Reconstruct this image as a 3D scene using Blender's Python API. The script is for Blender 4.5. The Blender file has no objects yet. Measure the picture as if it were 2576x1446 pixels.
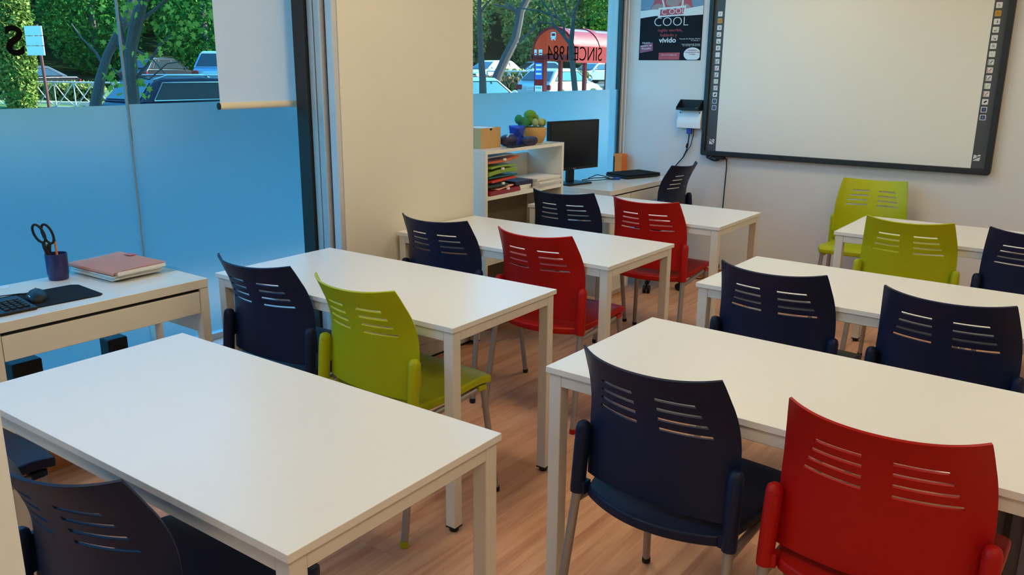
import bpy, bmesh, math, random
from mathutils import Vector, Matrix
SC = bpy.context.scene
COL = SC.collection
R = math.radians
W, H = 2576, 1446
# ------------------------------------------------------------------ camera
F_PX = 2102.6
YAW, PITCH, ROLL, CAM_H = R(36.531), R(14.737), R(-0.478), 1.5435
fw = Vector((-math.sin(YAW) * math.cos(PITCH), math.cos(YAW) * math.cos(PITCH), -math.sin(PITCH)))
rt = Vector((math.cos(YAW), math.sin(YAW), 0))
dn = fw.cross(rt)
r2 = math.cos(ROLL) * rt + math.sin(ROLL) * dn
d2 = -math.sin(ROLL) * rt + math.cos(ROLL) * dn
cam_data = bpy.data.cameras.new('camera')
cam = bpy.data.objects.new('camera', cam_data)
COL.objects.link(cam)
cam_data.sensor_width = 36.0
cam_data.lens = 36.0 * F_PX / W
cam_data.clip_start = 0.02
cam_data.clip_end = 400
m = Matrix((r2, -d2, -fw)).transposed().to_4x4()
m.translation = Vector((0, 0, CAM_H))
cam.matrix_world = m
SC.camera = cam
# ------------------------------------------------------------------ view, sky, sun
SC.view_settings.view_transform = 'Standard'
SC.view_settings.look = 'None'
SC.view_settings.exposure = 0.0
SC.view_settings.gamma = 1.0
SC.view_settings.use_curve_mapping = False
world = bpy.data.worlds.new('world')
SC.world = world
world.use_nodes = True
wn = world.node_tree
for n in list(wn.nodes):
    wn.nodes.remove(n)
wo = wn.nodes.new('ShaderNodeOutputWorld')
wb = wn.nodes.new('ShaderNodeBackground')
sky = wn.nodes.new('ShaderNodeTexSky')
sky.sky_type = 'NISHITA'
sky.sun_disc = False
sky.sun_elevation = R(33)
sky.sun_rotation = R(20)
sky.ozone_density = 2.0
tint = wn.nodes.new('ShaderNodeMixRGB')
tint.blend_type = 'MULTIPLY'
tint.inputs[0].default_value = 1.0
tint.inputs[2].default_value = (0.25, 0.98, 1.22, 1)
wn.links.new(sky.outputs[0], tint.inputs[1])
wn.links.new(tint.outputs[0], wb.inputs[0])
wn.links.new(wb.outputs[0], wo.inputs[0])
wb.inputs[1].default_value = 0.75
sun_data = bpy.data.lights.new('sun', 'SUN')
sun = bpy.data.objects.new('sun', sun_data)
COL.objects.link(sun)
sun_data.energy = 16.0
sun_data.color = (1.0, 0.93, 0.80)
sun_data.angle = R(0.6)
sun.rotation_euler = Vector((-0.50, -0.62, -0.50)).to_track_quat('-Z', 'Y').to_euler()
LAMP_POWER = 13.0
LAMP_COLOR = (1.0, 0.86, 0.60)


# ------------------------------------------------------------------ materials
def mat(name, col, rough=0.5, metal=0.0, spec=0.5, noise=0.0, nscale=30.0, bump=0.0, bscale=200.0, coat=0.0):
    ma = bpy.data.materials.new(name)
    ma.use_nodes = True
    nt = ma.node_tree
    b = nt.nodes['Principled BSDF']
    b.inputs['Base Color'].default_value = (*col, 1)
    b.inputs['Roughness'].default_value = rough
    b.inputs['Metallic'].default_value = metal
    b.inputs['Specular IOR Level'].default_value = spec
    b.inputs['Coat Weight'].default_value = coat
    tc = nt.nodes.new('ShaderNodeTexCoord')
    if noise > 0:
        nz = nt.nodes.new('ShaderNodeTexNoise')
        nz.inputs['Scale'].default_value = nscale
        nz.inputs['Detail'].default_value = 4
        nt.links.new(tc.outputs['Object'], nz.inputs['Vector'])
        mr = nt.nodes.new('ShaderNodeMapRange')
        mr.inputs['To Min'].default_value = 1 - noise
        mr.inputs['To Max'].default_value = 1 + noise
        nt.links.new(nz.outputs['Fac'], mr.inputs['Value'])
        mx = nt.nodes.new('ShaderNodeMixRGB')
        mx.blend_type = 'MULTIPLY'
        mx.inputs[0].default_value = 1
        mx.inputs[1].default_value = (*col, 1)
        nt.links.new(mr.outputs[0], mx.inputs[2])
        nt.links.new(mx.outputs[0], b.inputs['Base Color'])
    if bump > 0:
        nb = nt.nodes.new('ShaderNodeTexNoise')
        nb.inputs['Scale'].default_value = bscale
        nt.links.new(tc.outputs['Object'], nb.inputs['Vector'])
        bp = nt.nodes.new('ShaderNodeBump')
        bp.inputs['Strength'].default_value = bump
        bp.inputs['Distance'].default_value = 0.002
        nt.links.new(nb.outputs['Fac'], bp.inputs['Height'])
        nt.links.new(bp.outputs[0], b.inputs['Normal'])
    return ma


def emit_mat(name, col, power):
    ma = bpy.data.materials.new(name)
    ma.use_nodes = True
    nt = ma.node_tree
    b = nt.nodes['Principled BSDF']
    b.inputs['Base Color'].default_value = (0.8, 0.8, 0.8, 1)
    b.inputs['Emission Color'].default_value = (*col, 1)
    b.inputs['Emission Strength'].default_value = power
    return ma


def clear_glass(name, tintc=(0.93, 0.97, 0.98), refl=0.006):
    ma = bpy.data.materials.new(name)
    ma.use_nodes = True
    nt = ma.node_tree
    nt.nodes.remove(nt.nodes['Principled BSDF'])
    out = nt.nodes['Material Output']
    tr = nt.nodes.new('ShaderNodeBsdfTransparent')
    tr.inputs[0].default_value = (*tintc, 1)
    gl = nt.nodes.new('ShaderNodeBsdfGlossy')
    gl.inputs['Roughness'].default_value = 0.02
    mx = nt.nodes.new('ShaderNodeMixShader')
    lw = nt.nodes.new('ShaderNodeLayerWeight')
    lw.inputs[0].default_value = 0.25
    mm = nt.nodes.new('ShaderNodeMath')
    mm.operation = 'MULTIPLY_ADD'
    mm.inputs[1].default_value = 0.035
    mm.inputs[2].default_value = refl
    nt.links.new(lw.outputs['Fresnel'], mm.inputs[0])
    nt.links.new(mm.outputs[0], mx.inputs[0])
    nt.links.new(tr.outputs[0], mx.inputs[1])
    nt.links.new(gl.outputs[0], mx.inputs[2])
    nt.links.new(mx.outputs[0], out.inputs[0])
    return ma


def film_mat(name, col, diffuse=0.1, forward=0.5, refl=(0.45, 0.47, 0.48), rough=0.55, ior=1.18):
    """translucent sheet: scatters outdoor light forward, diffusely reflects a little room light"""
    ma = bpy.data.materials.new(name)
    ma.use_nodes = True
    nt = ma.node_tree
    nt.nodes.remove(nt.nodes['Principled BSDF'])
    out = nt.nodes['Material Output']
    tl = nt.nodes.new('ShaderNodeBsdfTranslucent')
    tl.inputs[0].default_value = (*col, 1)
    rf = nt.nodes.new('ShaderNodeBsdfRefraction')
    rf.inputs['Color'].default_value = (*col, 1)
    rf.inputs['Roughness'].default_value = rough
    rf.inputs['IOR'].default_value = ior
    df = nt.nodes.new('ShaderNodeBsdfDiffuse')
    df.inputs[0].default_value = (*refl, 1)
    a = nt.nodes.new('ShaderNodeMixShader')
    a.inputs[0].default_value = forward
    nt.links.new(tl.outputs[0], a.inputs[1])
    nt.links.new(rf.outputs[0], a.inputs[2])
    b = nt.nodes.new('ShaderNodeMixShader')
    b.inputs[0].default_value = diffuse
    nt.links.new(a.outputs[0], b.inputs[1])
    nt.links.new(df.outputs[0], b.inputs[2])
    nt.links.new(b.outputs[0], out.inputs[0])
    return ma


def leaf_mat(name, c1, c2, trans=0.35):
    ma = bpy.data.materials.new(name)
    ma.use_nodes = True
    nt = ma.node_tree
    nt.nodes.remove(nt.nodes['Principled BSDF'])
    out = nt.nodes['Material Output']
    ge = nt.nodes.new('ShaderNodeNewGeometry')
    cr = nt.nodes.new('ShaderNodeMixRGB')
    cr.inputs[1].default_value = (*c1, 1)
    cr.inputs[2].default_value = (*c2, 1)
    nt.links.new(ge.outputs['Random Per Island'], cr.inputs[0])
    df = nt.nodes.new('ShaderNodeBsdfDiffuse')
    tl = nt.nodes.new('ShaderNodeBsdfTranslucent')
    nt.links.new(cr.outputs[0], df.inputs[0])
    nt.links.new(cr.outputs[0], tl.inputs[0])
    mx = nt.nodes.new('ShaderNodeMixShader')
    mx.inputs[0].default_value = trans
    nt.links.new(df.outputs[0], mx.inputs[1])
    nt.links.new(tl.outputs[0], mx.inputs[2])
    nt.links.new(mx.outputs[0], out.inputs[0])
    return ma


def wood_floor():
    ma = bpy.data.materials.new('laminate_floor')
    ma.use_nodes = True
    nt = ma.node_tree
    L = nt.links
    b = nt.nodes['Principled BSDF']
    tc = nt.nodes.new('ShaderNodeTexCoord')
    mp = nt.nodes.new('ShaderNodeMapping')
    mp.inputs['Rotation'].default_value = (0, 0, R(90))
    L.new(tc.outputs['Object'], mp.inputs[0])
    br = nt.nodes.new('ShaderNodeTexBrick')
    br.offset = 0.37
    br.inputs['Color1'].default_value = (0.0, 0.0, 0.0, 1)
    br.inputs['Color2'].default_value = (1, 1, 1, 1)
    br.inputs['Mortar'].default_value = (0.5, 0.5, 0.5, 1)
    br.inputs['Scale'].default_value = 1.0
    br.inputs['Mortar Size'].default_value = 0.0
    br.inputs['Brick Width'].default_value = 1.25
    br.inputs['Row Height'].default_value = 0.19
    L.new(mp.outputs[0], br.inputs['Vector'])
    ad = nt.nodes.new('ShaderNodeVectorMath')
    ad.operation = 'MULTIPLY_ADD'
    ad.inputs[1].default_value = (7.3, 3.1, 0)
    L.new(br.outputs['Color'], ad.inputs[0])
    sc = nt.nodes.new('ShaderNodeMapping')
    sc.inputs['Scale'].default_value = (22.0, 1.1, 1)
    L.new(tc.outputs['Object'], sc.inputs[0])
    L.new(sc.outputs[0], ad.inputs[2])
    n1 = nt.nodes.new('ShaderNodeTexNoise')
    n1.inputs['Scale'].default_value = 1.0
    n1.inputs['Detail'].default_value = 6
    n1.inputs['Roughness'].default_value = 0.6
    n1.inputs['Distortion'].default_value = 0.6
    L.new(ad.outputs[0], n1.inputs['Vector'])
    cr = nt.nodes.new('ShaderNodeValToRGB')
    e = cr.color_ramp.elements
    e[0].position, e[0].color = 0.30, (0.52, 0.225, 0.118, 1)
    e[1].position, e[1].color = 0.72, (0.80, 0.45, 0.26, 1)
    ee = e.new(0.52)
    ee.color = (0.70, 0.36, 0.20, 1)
    L.new(n1.outputs['Fac'], cr.inputs[0])
    mr = nt.nodes.new('ShaderNodeMapRange')
    mr.inputs['To Min'].default_value = 0.88
    mr.inputs['To Max'].default_value = 1.08
    L.new(br.outputs['Color'], mr.inputs['Value'])
    mx = nt.nodes.new('ShaderNodeMixRGB')
    mx.blend_type = 'MULTIPLY'
    mx.inputs[0].default_value = 1
    L.new(cr.outputs[0], mx.inputs[1])
    L.new(mr.outputs[0], mx.inputs[2])
    L.new(mx.outputs[0], b.inputs['Base Color'])
    b.inputs['Roughness'].default_value = 0.42
    b.inputs['Specular IOR Level'].default_value = 0.4
    return ma


M = {}
M['wall_cream'] = mat('wall_cream', (0.74, 0.70, 0.60), 0.75, noise=0.02, nscale=3, bump=0.06, bscale=350)
M['wall_grey'] = mat('wall_grey', (0.69, 0.675, 0.655), 0.75, noise=0.02, nscale=3, bump=0.06, bscale=350)
M['ceiling'] = mat('ceiling', (0.82, 0.80, 0.76), 0.85, noise=0.02)
M['floor'] = wood_floor()
M['oak'] = mat('oak_baseboard', (0.42, 0.15, 0.05), 0.45, noise=0.2, nscale=14)
M['marble'] = mat('marble_sill', (0.55, 0.55, 0.56), 0.3, noise=0.35, nscale=25)
M['kick'] = mat('kick_wall', (0.50, 0.44, 0.36), 0.7, noise=0.03)
M['table'] = mat('white_melamine', (0.80, 0.785, 0.745), 0.30, spec=0.45, noise=0.01, bump=0.03, bscale=900)
M['table_edge'] = mat('white_edge', (0.66, 0.63, 0.57), 0.45, noise=0.02)
M['table_leg'] = mat('white_lacquer_metal', (0.72, 0.69, 0.62), 0.4, noise=0.02)
M['black'] = mat('black_plastic', (0.012, 0.012, 0.013), 0.5, spec=0.3, noise=0.1)
M['black_matte'] = mat('black_matte', (0.012, 0.012, 0.014), 0.9, spec=0.15, noise=0.15, nscale=200)
M['rubber'] = mat('black_rubber', (0.01, 0.01, 0.01), 0.8, noise=0.1)
M['navy'] = mat('navy_plastic', (0.0075, 0.0150, 0.048), 0.42, spec=0.22, noise=0.05, bump=0.12, bscale=700)
M['red'] = mat('red_plastic', (0.42, 0.0055, 0.004), 0.42, spec=0.25, noise=0.04, bump=0.12, bscale=700)
M['green'] = mat('lime_plastic', (0.41, 0.44, 0.004), 0.42, spec=0.25, noise=0.04, bump=0.12, bscale=700)
M['tube'] = mat('grey_steel_tube', (0.36, 0.34, 0.33), 0.42, metal=0.55, noise=0.05)
M['alu'] = mat('aluminium', (0.52, 0.52, 0.53), 0.4, metal=0.5, noise=0.04)
M['alu_blue'] = mat('aluminium_pale', (0.60, 0.61, 0.64), 0.45, metal=0.3, noise=0.03)
M['frame_black'] = mat('frame_black', (0.012, 0.012, 0.012), 0.5, noise=0.1)
M['glass'] = clear_glass('window_glass')
M['film'] = film_mat('frosted_film', (0.92, 0.96, 0.98), 0.03, 0.80, rough=0.55)
M['blind'] = film_mat('blind_fabric', (0.84, 0.80, 0.76), 0.70, 0.0, (0.80, 0.78, 0.74))
M['blind_bar'] = mat('blind_bar', (0.88, 0.76, 0.55), 0.5, noise=0.03)
M['white'] = mat('white_plastic', (0.80, 0.80, 0.79), 0.35, noise=0.02)
M['desk'] = mat('white_gloss_desk', (0.80, 0.77, 0.69), 0.16, spec=0.5, noise=0.01)
M['board_screen'] = mat('board_surface', (0.80, 0.775, 0.70), 0.5, noise=0.01, bump=0.02, bscale=900)
M['board_frame'] = mat('board_frame', (0.010, 0.010, 0.011), 0.45, noise=0.1)
M['board_strip'] = mat('board_strip', (0.060, 0.062, 0.066), 0.5, noise=0.04)
M['icon_white'] = mat('icon_white', (0.72, 0.72, 0.72), 0.5, noise=0.02)
M['icon_yellow'] = mat('icon_yellow', (0.55, 0.32, 0.03), 0.5, noise=0.02)
M['icon_red'] = mat('icon_red', (0.35, 0.03, 0.04), 0.5, noise=0.02)
M['icon_green'] = mat('icon_green', (0.25, 0.40, 0.10), 0.5, noise=0.02)
M['icon_blue'] = mat('icon_blue', (0.02, 0.045, 0.16), 0.5, noise=0.02)
M['icon_dark'] = mat('icon_dark', (0.02, 0.02, 0.03), 0.5, noise=0.02)
M['icon_grey'] = mat('icon_grey', (0.35, 0.36, 0.37), 0.5, noise=0.02)
M['p_dark'] = mat('poster_dark', (0.010, 0.010, 0.015), 0.65, spec=0.15, noise=0.5, nscale=6)
M['p_white'] = mat('poster_white', (0.72, 0.74, 0.74), 0.4, noise=0.02)
M['p_red'] = mat('poster_red', (0.46, 0.03, 0.04), 0.4, noise=0.05)
M['p_purple'] = mat('poster_purple', (0.30, 0.035, 0.09), 0.4, noise=0.3, nscale=8)
M['p_blue'] = mat('poster_blue', (0.16, 0.24, 0.36), 0.4, noise=0.4, nscale=5)
M['p_skin'] = mat('poster_skin', (0.36, 0.22, 0.20), 0.4, noise=0.1, nscale=5)
M['p_pearl'] = mat('poster_pearl', (0.66, 0.64, 0.62), 0.4, noise=0.3, nscale=60)
M['decal'] = mat('black_decal', (.004, .004, .004), .9, spec=.05, noise=.02)
M['keys'] = mat('silver_keys', (0.6, 0.58, 0.55), 0.3, metal=0.8, noise=0.1)
M['vga'] = mat('vga_blue', (0.02, 0.05, 0.32), 0.4, noise=0.05)
M['box_wood'] = mat('birch_box', (0.55, 0.33, 0.12), 0.6, noise=0.08, nscale=18)
M['basket'] = mat('wicker_basket', (0.55, 0.30, 0.09), 0.7, noise=0.25, nscale=70, bump=0.5, bscale=120)
M['blue_cloth'] = mat('blue_cloth', (0.012, 0.055, 0.42), 0.7, noise=0.15, nscale=25)
M['navy_cloth'] = mat('navy_cloth', (0.018, 0.018, 0.07), 0.5, noise=0.15, nscale=25)
M['cyan_cloth'] = mat('pale_blue_cloth', (0.25, 0.50, 0.72), 0.6, noise=0.1)
M['plush_dark'] = mat('plush_green', (0.02, 0.20, 0.08), 0.9, noise=0.2, nscale=40)
M['plush_mid'] = mat('plush_leaf', (0.13, 0.27, 0.03), 0.9, noise=0.25, nscale=40)
M['plush_light'] = mat('plush_pale', (0.40, 0.44, 0.16), 0.9, noise=0.15, nscale=40)
M['f_orange'] = mat('folder_orange', (0.62, 0.13, 0.03), 0.35, noise=0.05)
M['f_lime'] = mat('folder_lime', (0.24, 0.38, 0.03), 0.35, noise=0.05)
M['f_teal'] = mat('folder_teal', (0.01, 0.18, 0.20), 0.35, noise=0.05)
M['f_dark'] = mat('folder_bottle_green', (0.006, 0.035, 0.045), 0.35, noise=0.05)
M['f_red'] = mat('folder_red', (0.62, 0.05, 0.02), 0.35, noise=0.05)
M['f_maroon'] = mat('folder_maroon', (0.28, 0.01, 0.02), 0.35, noise=0.05)
M['f_grey'] = mat('folder_clear', (0.45, 0.52, 0.55), 0.2, noise=0.05)
M['f_pink'] = mat('folder_salmon', (0.95, 0.47, 0.31), 0.6, noise=0.03)
M['paper'] = mat('paper', (0.76, 0.74, 0.70), 0.7, noise=0.03)
M['sleeve_clear'] = clear_glass('plastic_sleeve', (0.90, 0.93, 0.95), 0.22)
M['binder'] = mat('orange_binder', (0.90, 0.19, 0.015), 0.5, noise=0.05)
M['cup'] = mat('navy_cup', (0.020, 0.021, 0.11), 0.35, noise=0.05)
M['pen'] = mat('pen_orange', (0.80, 0.28, 0.08), 0.4, noise=0.03)
M['screen'] = mat('monitor_screen', (0.004, 0.004, 0.005), 0.25, noise=0.05)
M['chrome'] = mat('chrome', (0.7, 0.7, 0.7), 0.15, metal=1.0, noise=0.02)
# outdoors
M['asphalt'] = mat('asphalt', (0.075, 0.08, 0.085), 0.9, noise=0.15, nscale=8)
M['pave'] = mat('pavement', (0.12, 0.115, 0.11), 0.9, noise=0.1, nscale=6)
M['curb'] = mat('pale_stone', (0.62, 0.55, 0.47), 0.8, noise=0.1)
M['grass'] = mat('grass', (0.060, 0.135, 0.022), 0.95, noise=0.35, nscale=4)
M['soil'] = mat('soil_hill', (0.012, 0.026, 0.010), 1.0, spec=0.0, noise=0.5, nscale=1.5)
M['bark'] = mat('bark', (0.075, 0.060, 0.055), 0.9, noise=0.4, nscale=20, bump=0.6, bscale=30)
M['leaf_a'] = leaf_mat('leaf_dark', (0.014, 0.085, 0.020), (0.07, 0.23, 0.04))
M['leaf_b'] = leaf_mat('leaf_mid', (0.04, 0.15, 0.022), (0.20, 0.36, 0.05))
M['leaf_c'] = leaf_mat('leaf_olive', (0.08, 0.14, 0.04), (0.42, 0.45, 0.15))
M['leaf_d'] = leaf_mat('leaf_yellow', (0.13, 0.24, 0.03), (0.42, 0.42, 0.07), 0.5)
M['leaf_e'] = leaf_mat('leaf_cypress', (0.06, 0.13, 0.025), (0.32, 0.40, 0.10), 0.2)
M['leaf_f'] = leaf_mat('leaf_brown', (0.10, 0.08, 0.04), (0.30, 0.20, 0.10), 0.2)
M['shelter'] = mat('shelter_red', (0.22, 0.010, 0.010), 0.45, spec=0.2, noise=0.05)
M['shelter_face'] = mat('shelter_orange', (0.95, 0.055, 0.010), 0.6, spec=0.2, noise=0.1, nscale=2)
M['shelter_roof'] = mat('shelter_roof', (0.30, 0.24, 0.30), 0.15, noise=0.03)
M['sign_blue'] = mat('sign_blue', (0.03, 0.13, 0.48), 0.4, noise=0.05)
M['sign_white'] = mat('sign_white', (0.70, 0.76, 0.78), 0.4, noise=0.02)
M['sign_green'] = mat('sign_teal', (0.10, 0.50, 0.42), 0.4, noise=0.02)
M['post_brown'] = mat('post_brown', (0.10, 0.025, 0.02), 0.5, noise=0.1)
M['rail'] = mat('galvanised_rail', (0.50, 0.50, 0.50), 0.5, noise=0.05)
M['car_navy'] = mat('car_navy', (0.010, 0.016, 0.045), 0.3, spec=0.3, coat=0.15, noise=0.02)
M['car_silver'] = mat('car_silver', (0.46, 0.50, 0.53), 0.25, metal=0.3, coat=0.8, noise=0.02)
M['car_white'] = mat('car_white', (0.72, 0.74, 0.76), 0.25, coat=0.8, noise=0.02)
M['car_dark'] = mat('car_dark', (0.015, 0.015, 0.02), 0.2, coat=1.0, noise=0.02)
M['car_blue'] = mat('car_blue', (0.16, 0.30, 0.45), 0.2, coat=1.0, noise=0.02)
M['car_glass'] = mat('car_glass', (0.02, 0.03, 0.035), 0.05, spec=0.9, noise=0.02)
M['tail'] = mat('tail_light', (0.25, 0.008, 0.015), 0.2, noise=0.05)
M['ground_grey'] = mat('shade_facade', (0.45, 0.43, 0.40), 0.9, noise=0.05)


# ------------------------------------------------------------------ mesh helpers
def box(bm, c, s, rz=0.0, rx=0.0, ry=0.0):
    r = bmesh.ops.create_cube(bm, size=1.0)
    mt = Matrix.Translation(c) @ Matrix.Rotation(rz, 4, 'Z') @ Matrix.Rotation(ry, 4, 'Y') @ Matrix.Rotation(rx, 4, 'X') @ Matrix.Diagonal((*s, 1))
    bmesh.ops.transform(bm, matrix=mt, verts=r['verts'])
    return r['verts']


def bb(bm, x0, x1, y0, y1, z0, z1):
    return box(bm, ((x0 + x1) / 2, (y0 + y1) / 2, (z0 + z1) / 2), (abs(x1 - x0), abs(y1 - y0), abs(z1 - z0)))


def ring_frame(d):
    d = d.normalized()
    u = d.cross(Vector((0, 0, 1)))
    if u.length < 1e-3:
        u = d.cross(Vector((0, 1, 0)))
    u.normalize()
    return u, d.cross(u).normalized()


def tube(bm, pts, r, seg=12, ry=None, cap=True):
    """swept tube through pts; r a number or one radius per point"""
    pts = [Vector(p) for p in pts]
    rs = r if isinstance(r, (list, tuple)) else [r] * len(pts)
    rings = []
    pu = None
    for i, p in enumerate(pts):
        if i == 0:
            d = pts[1] - pts[0]
        elif i == len(pts) - 1:
            d = pts[-1] - pts[-2]
        else:
            d = (pts[i + 1] - p).normalized() + (p - pts[i - 1]).normalized()
        u, v = ring_frame(d)
        if pu is not None:
            u = (pu - d.normalized() * pu.dot(d.normalized())).normalized()
            v = d.normalized().cross(u)
        pu = u
        k = 1.0 if ry is None else ry
        rings.append([bm.verts.new(p + rs[i] * (math.cos(a) * u + k * math.sin(a) * v)) for a in [2 * math.pi * j / seg for j in range(seg)]])
    for a, b in zip(rings, rings[1:]):
        for j in range(seg):
            bm.faces.new((a[j], a[(j + 1) % seg], b[(j + 1) % seg], b[j]))
    if cap:
        bm.faces.new(rings[0][::-1])
        bm.faces.new(rings[-1])
    return rings


def lathe(bm, prof, seg=24, c=(0, 0, 0)):
    c = Vector(c)
    rings = []
    for r, z in prof:
        rings.append([bm.verts.new(c + Vector((r * math.cos(2 * math.pi * j / seg), r * math.sin(2 * math.pi * j / seg), z))) for j in range(seg)])
    for a, b in zip(rings, rings[1:]):
        for j in range(seg):
            bm.faces.new((a[j], a[(j + 1) % seg], b[(j + 1) % seg], b[j]))
    if prof[0][0] > 1e-6:
        bm.faces.new(rings[0][::-1])
    if prof[-1][0] > 1e-6:
        bm.faces.new(rings[-1])


def prism(bm, poly, a, b, axis='y'):
    """polygon (2-D) extruded along an axis from a to b. y: (x,z), x: (y,z), z: (x,y)"""
    def P(q, t):
        return {'y': (q[0], t, q[1]), 'x': (t, q[0], q[1]), 'z': (q[0], q[1], t)}[axis]
    lo = [bm.verts.new(P(q, a)) for q in poly]
    hi = [bm.verts.new(P(q, b)) for q in poly]
    n = len(poly)
    for i in range(n):
        bm.faces.new((lo[i], lo[(i + 1) % n], hi[(i + 1) % n], hi[i]))
    bm.faces.new(lo[::-1])
    bm.faces.new(hi)
    return lo + hi


def blob(bm, c, r, seg=14, rz=0.0, rx=0.0, sq=1.0):
    q = bmesh.ops.create_uvsphere(bm, u_segments=seg, v_segments=max(8, seg // 2 + 2), radius=1.0)
    if sq != 1.0:
        for v in q['verts']:
            v.co = Vector([math.copysign(abs(k) ** sq, k) for k in v.co])
    mt = Matrix.Translation(c) @ Matrix.Rotation(rz, 4, 'Z') @ Matrix.Rotation(rx, 4, 'X') @ Matrix.Diagonal((*r, 1))
    bmesh.ops.transform(bm, matrix=mt, verts=q['verts'])
    return q['verts']


def new():
    return bmesh.new()


def obj(name, bm, ma, parent=None, smooth=False, bevel=0.0, seg=2, loc=None, rz=None):
    bmesh.ops.recalc_face_normals(bm, faces=bm.faces[:])
    me = bpy.data.meshes.new(name)
    bm.to_mesh(me)
    bm.free()
    return obj_me(name, me, ma, parent, smooth, bevel, seg, loc, rz)


def obj_me(name, me, ma, parent=None, smooth=False, bevel=0.0, seg=2, loc=None, rz=None):
    me.materials.clear()
    me.materials.append(ma)
    o = bpy.data.objects.new(name, me)
    COL.objects.link(o)
    if parent is not None:
        o.parent = parent
    if smooth or bevel > 0:
        for p in me.polygons:
            p.use_smooth = True
        try:
            me.set_sharp_from_angle(angle=R(38))
        except Exception:
            pass
    if bevel > 0:
        bv = o.modifiers.new('bevel', 'BEVEL')
        bv.width = bevel
        bv.segments = seg
        bv.limit_method = 'ANGLE'
        bv.angle_limit = R(40)
        bv.harden_normals = True
    if loc is not None:
        o.location = loc
    if rz is not None:
        o.rotation_euler = (0, 0, rz)
    return o


def thing(name, label, cat, loc=(0, 0, 0), rz=0.0, group=None):
    o = bpy.data.objects.new(name, None)
    o.empty_display_size = 0.1
    COL.objects.link(o)
    o.location = loc
    o.rotation_euler = (0, 0, rz)
    return tag(o, label, cat, group)


def tag(o, label, cat, group=None):
    o['label'] = label
    o['category'] = cat
    if group:
        o['group'] = group
    return o


def struct(name, bm, ma, parent=None, bevel=0.0):
    o = obj(name, bm, ma, parent, bevel=bevel)
    if parent is None:
        o['kind'] = 'structure'
    return o


def dup(root, loc, rz, label, group=None, recolor=None, cat=None):
    r = root.copy()
    COL.objects.link(r)
    r.location = loc
    r.rotation_euler = (0, 0, rz)
    r['label'] = label
    if group:
        r['group'] = group
    stack = [(root, r)]
    while stack:
        src, dst = stack.pop()
        for ch in list(src.children):
            c = ch.copy()
            COL.objects.link(c)
            c.parent = dst
            if recolor and c.type == 'MESH' and c.data.materials and c.data.materials[0] in recolor:
                c.material_slots[0].link = 'OBJECT'
                c.material_slots[0].material = recolor[c.data.materials[0]]
            stack.append((ch, c))
    return r


def text_obj(name, txt, size, ma, parent, loc, rot, align='CENTER', depth=0.0006, offset=0.0, mirror=False, sx=1.0, alabel=None, space=1.0):
    cu = bpy.data.curves.new(name, 'FONT')
    cu.body = txt
    cu.size = size
    cu.align_x = align
    cu.align_y = 'CENTER'
    cu.extrude = depth
    cu.offset = offset
    cu.space_character = space
    cu.resolution_u = 4
    t = bpy.data.objects.new(name, cu)
    COL.objects.link(t)
    dg = bpy.context.evaluated_depsgraph_get()
    me = bpy.data.meshes.new_from_object(t.evaluated_get(dg))
    COL.objects.unlink(t)
    bpy.data.objects.remove(t)
    me.name = name
    k = Matrix.Diagonal((-sx if mirror else sx, 1, 1, 1))
    me.transform(k)
    if mirror:
        me.flip_normals()
    me.materials.clear()
    me.materials.append(ma)
    o = bpy.data.objects.new(name, me)
    COL.objects.link(o)
    o.parent = parent
    o.location = loc
    o.rotation_euler = rot
    return o


def lerp_tab(tab, z):
    """smooth (monotone cubic) lookup in a short table"""
    n = len(tab)
    if z <= tab[0][0]:
        return tab[0][1]
    if z >= tab[-1][0]:
        return tab[-1][1]
    d = [(tab[i + 1][1] - tab[i][1]) / (tab[i + 1][0] - tab[i][0]) for i in range(n - 1)]
    t = [d[0]] + [0.0 if d[i - 1] * d[i] <= 0 else (d[i - 1] + d[i]) / 2 for i in range(1, n - 1)] + [d[-1]]
    for i in range(n - 1):
        if z <= tab[i + 1][0]:
            h = tab[i + 1][0] - tab[i][0]
            u = (z - tab[i][0]) / h
            return (tab[i][1] * (1 + 2 * u) * (1 - u) ** 2 + h * t[i] * u * (1 - u) ** 2 + tab[i + 1][1] * u * u * (3 - 2 * u) + h * t[i + 1] * u * u * (u - 1))


# ================================================================== the room
GX = -3.30          # glass plane
FY = 5.87           # front wall
RX = 1.70           # right wall
BY = -1.60          # back wall
CZ = 2.75
b = new(); bb(b, GX - 0.15, RX + 0.15, BY - 0.15, FY + 0.15, -0.10, 0.0); struct('floor', b, M['floor'])
b = new(); bb(b, GX - 0.15, RX + 0.15, BY - 0.15, FY + 0.15, CZ, CZ + 0.12); struct('ceiling', b, M['ceiling'])
b = new(); bb(b, GX - 0.15, RX + 0.15, FY, FY + 0.15, 0, CZ); struct('wall_front', b, M['wall_grey'])
b = new(); bb(b, RX, RX + 0.15, BY, FY, 0, CZ); struct('wall_right', b, M['wall_cream'])
b = new(); bb(b, GX - 0.15, RX, BY - 0.15, BY, 0, CZ); struct('wall_back', b, M['wall_cream'])
# low wall under the glass, sill and the lintel above it
b = new(); bb(b, GX - 0.12, -3.225, BY, 2.66, 0, 0.285); bb(b, GX - 0.12, -3.293, 2.6601, FY, 0, 0.285); struct('wall_left', b, M['kick'])
b = new(); bb(b, GX - 0.13, -3.205, BY, 2.66, 0.285, 0.315); bb(b, GX - 0.13, -3.291, 2.6601, FY, 0.285, 0.315); struct('trim_1', b, M['marble'], bevel=0.004)
b = new(); bb(b, GX - 0.03, GX + 0.009, BY, FY, 0.315, 0.345); struct('trim_2', b, M['alu'], bevel=0.003)
b = new(); bb(b, GX - 0.10, GX + 0.06, BY, FY, 2.62, CZ); struct('trim_3', b, M['alu'])
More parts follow.
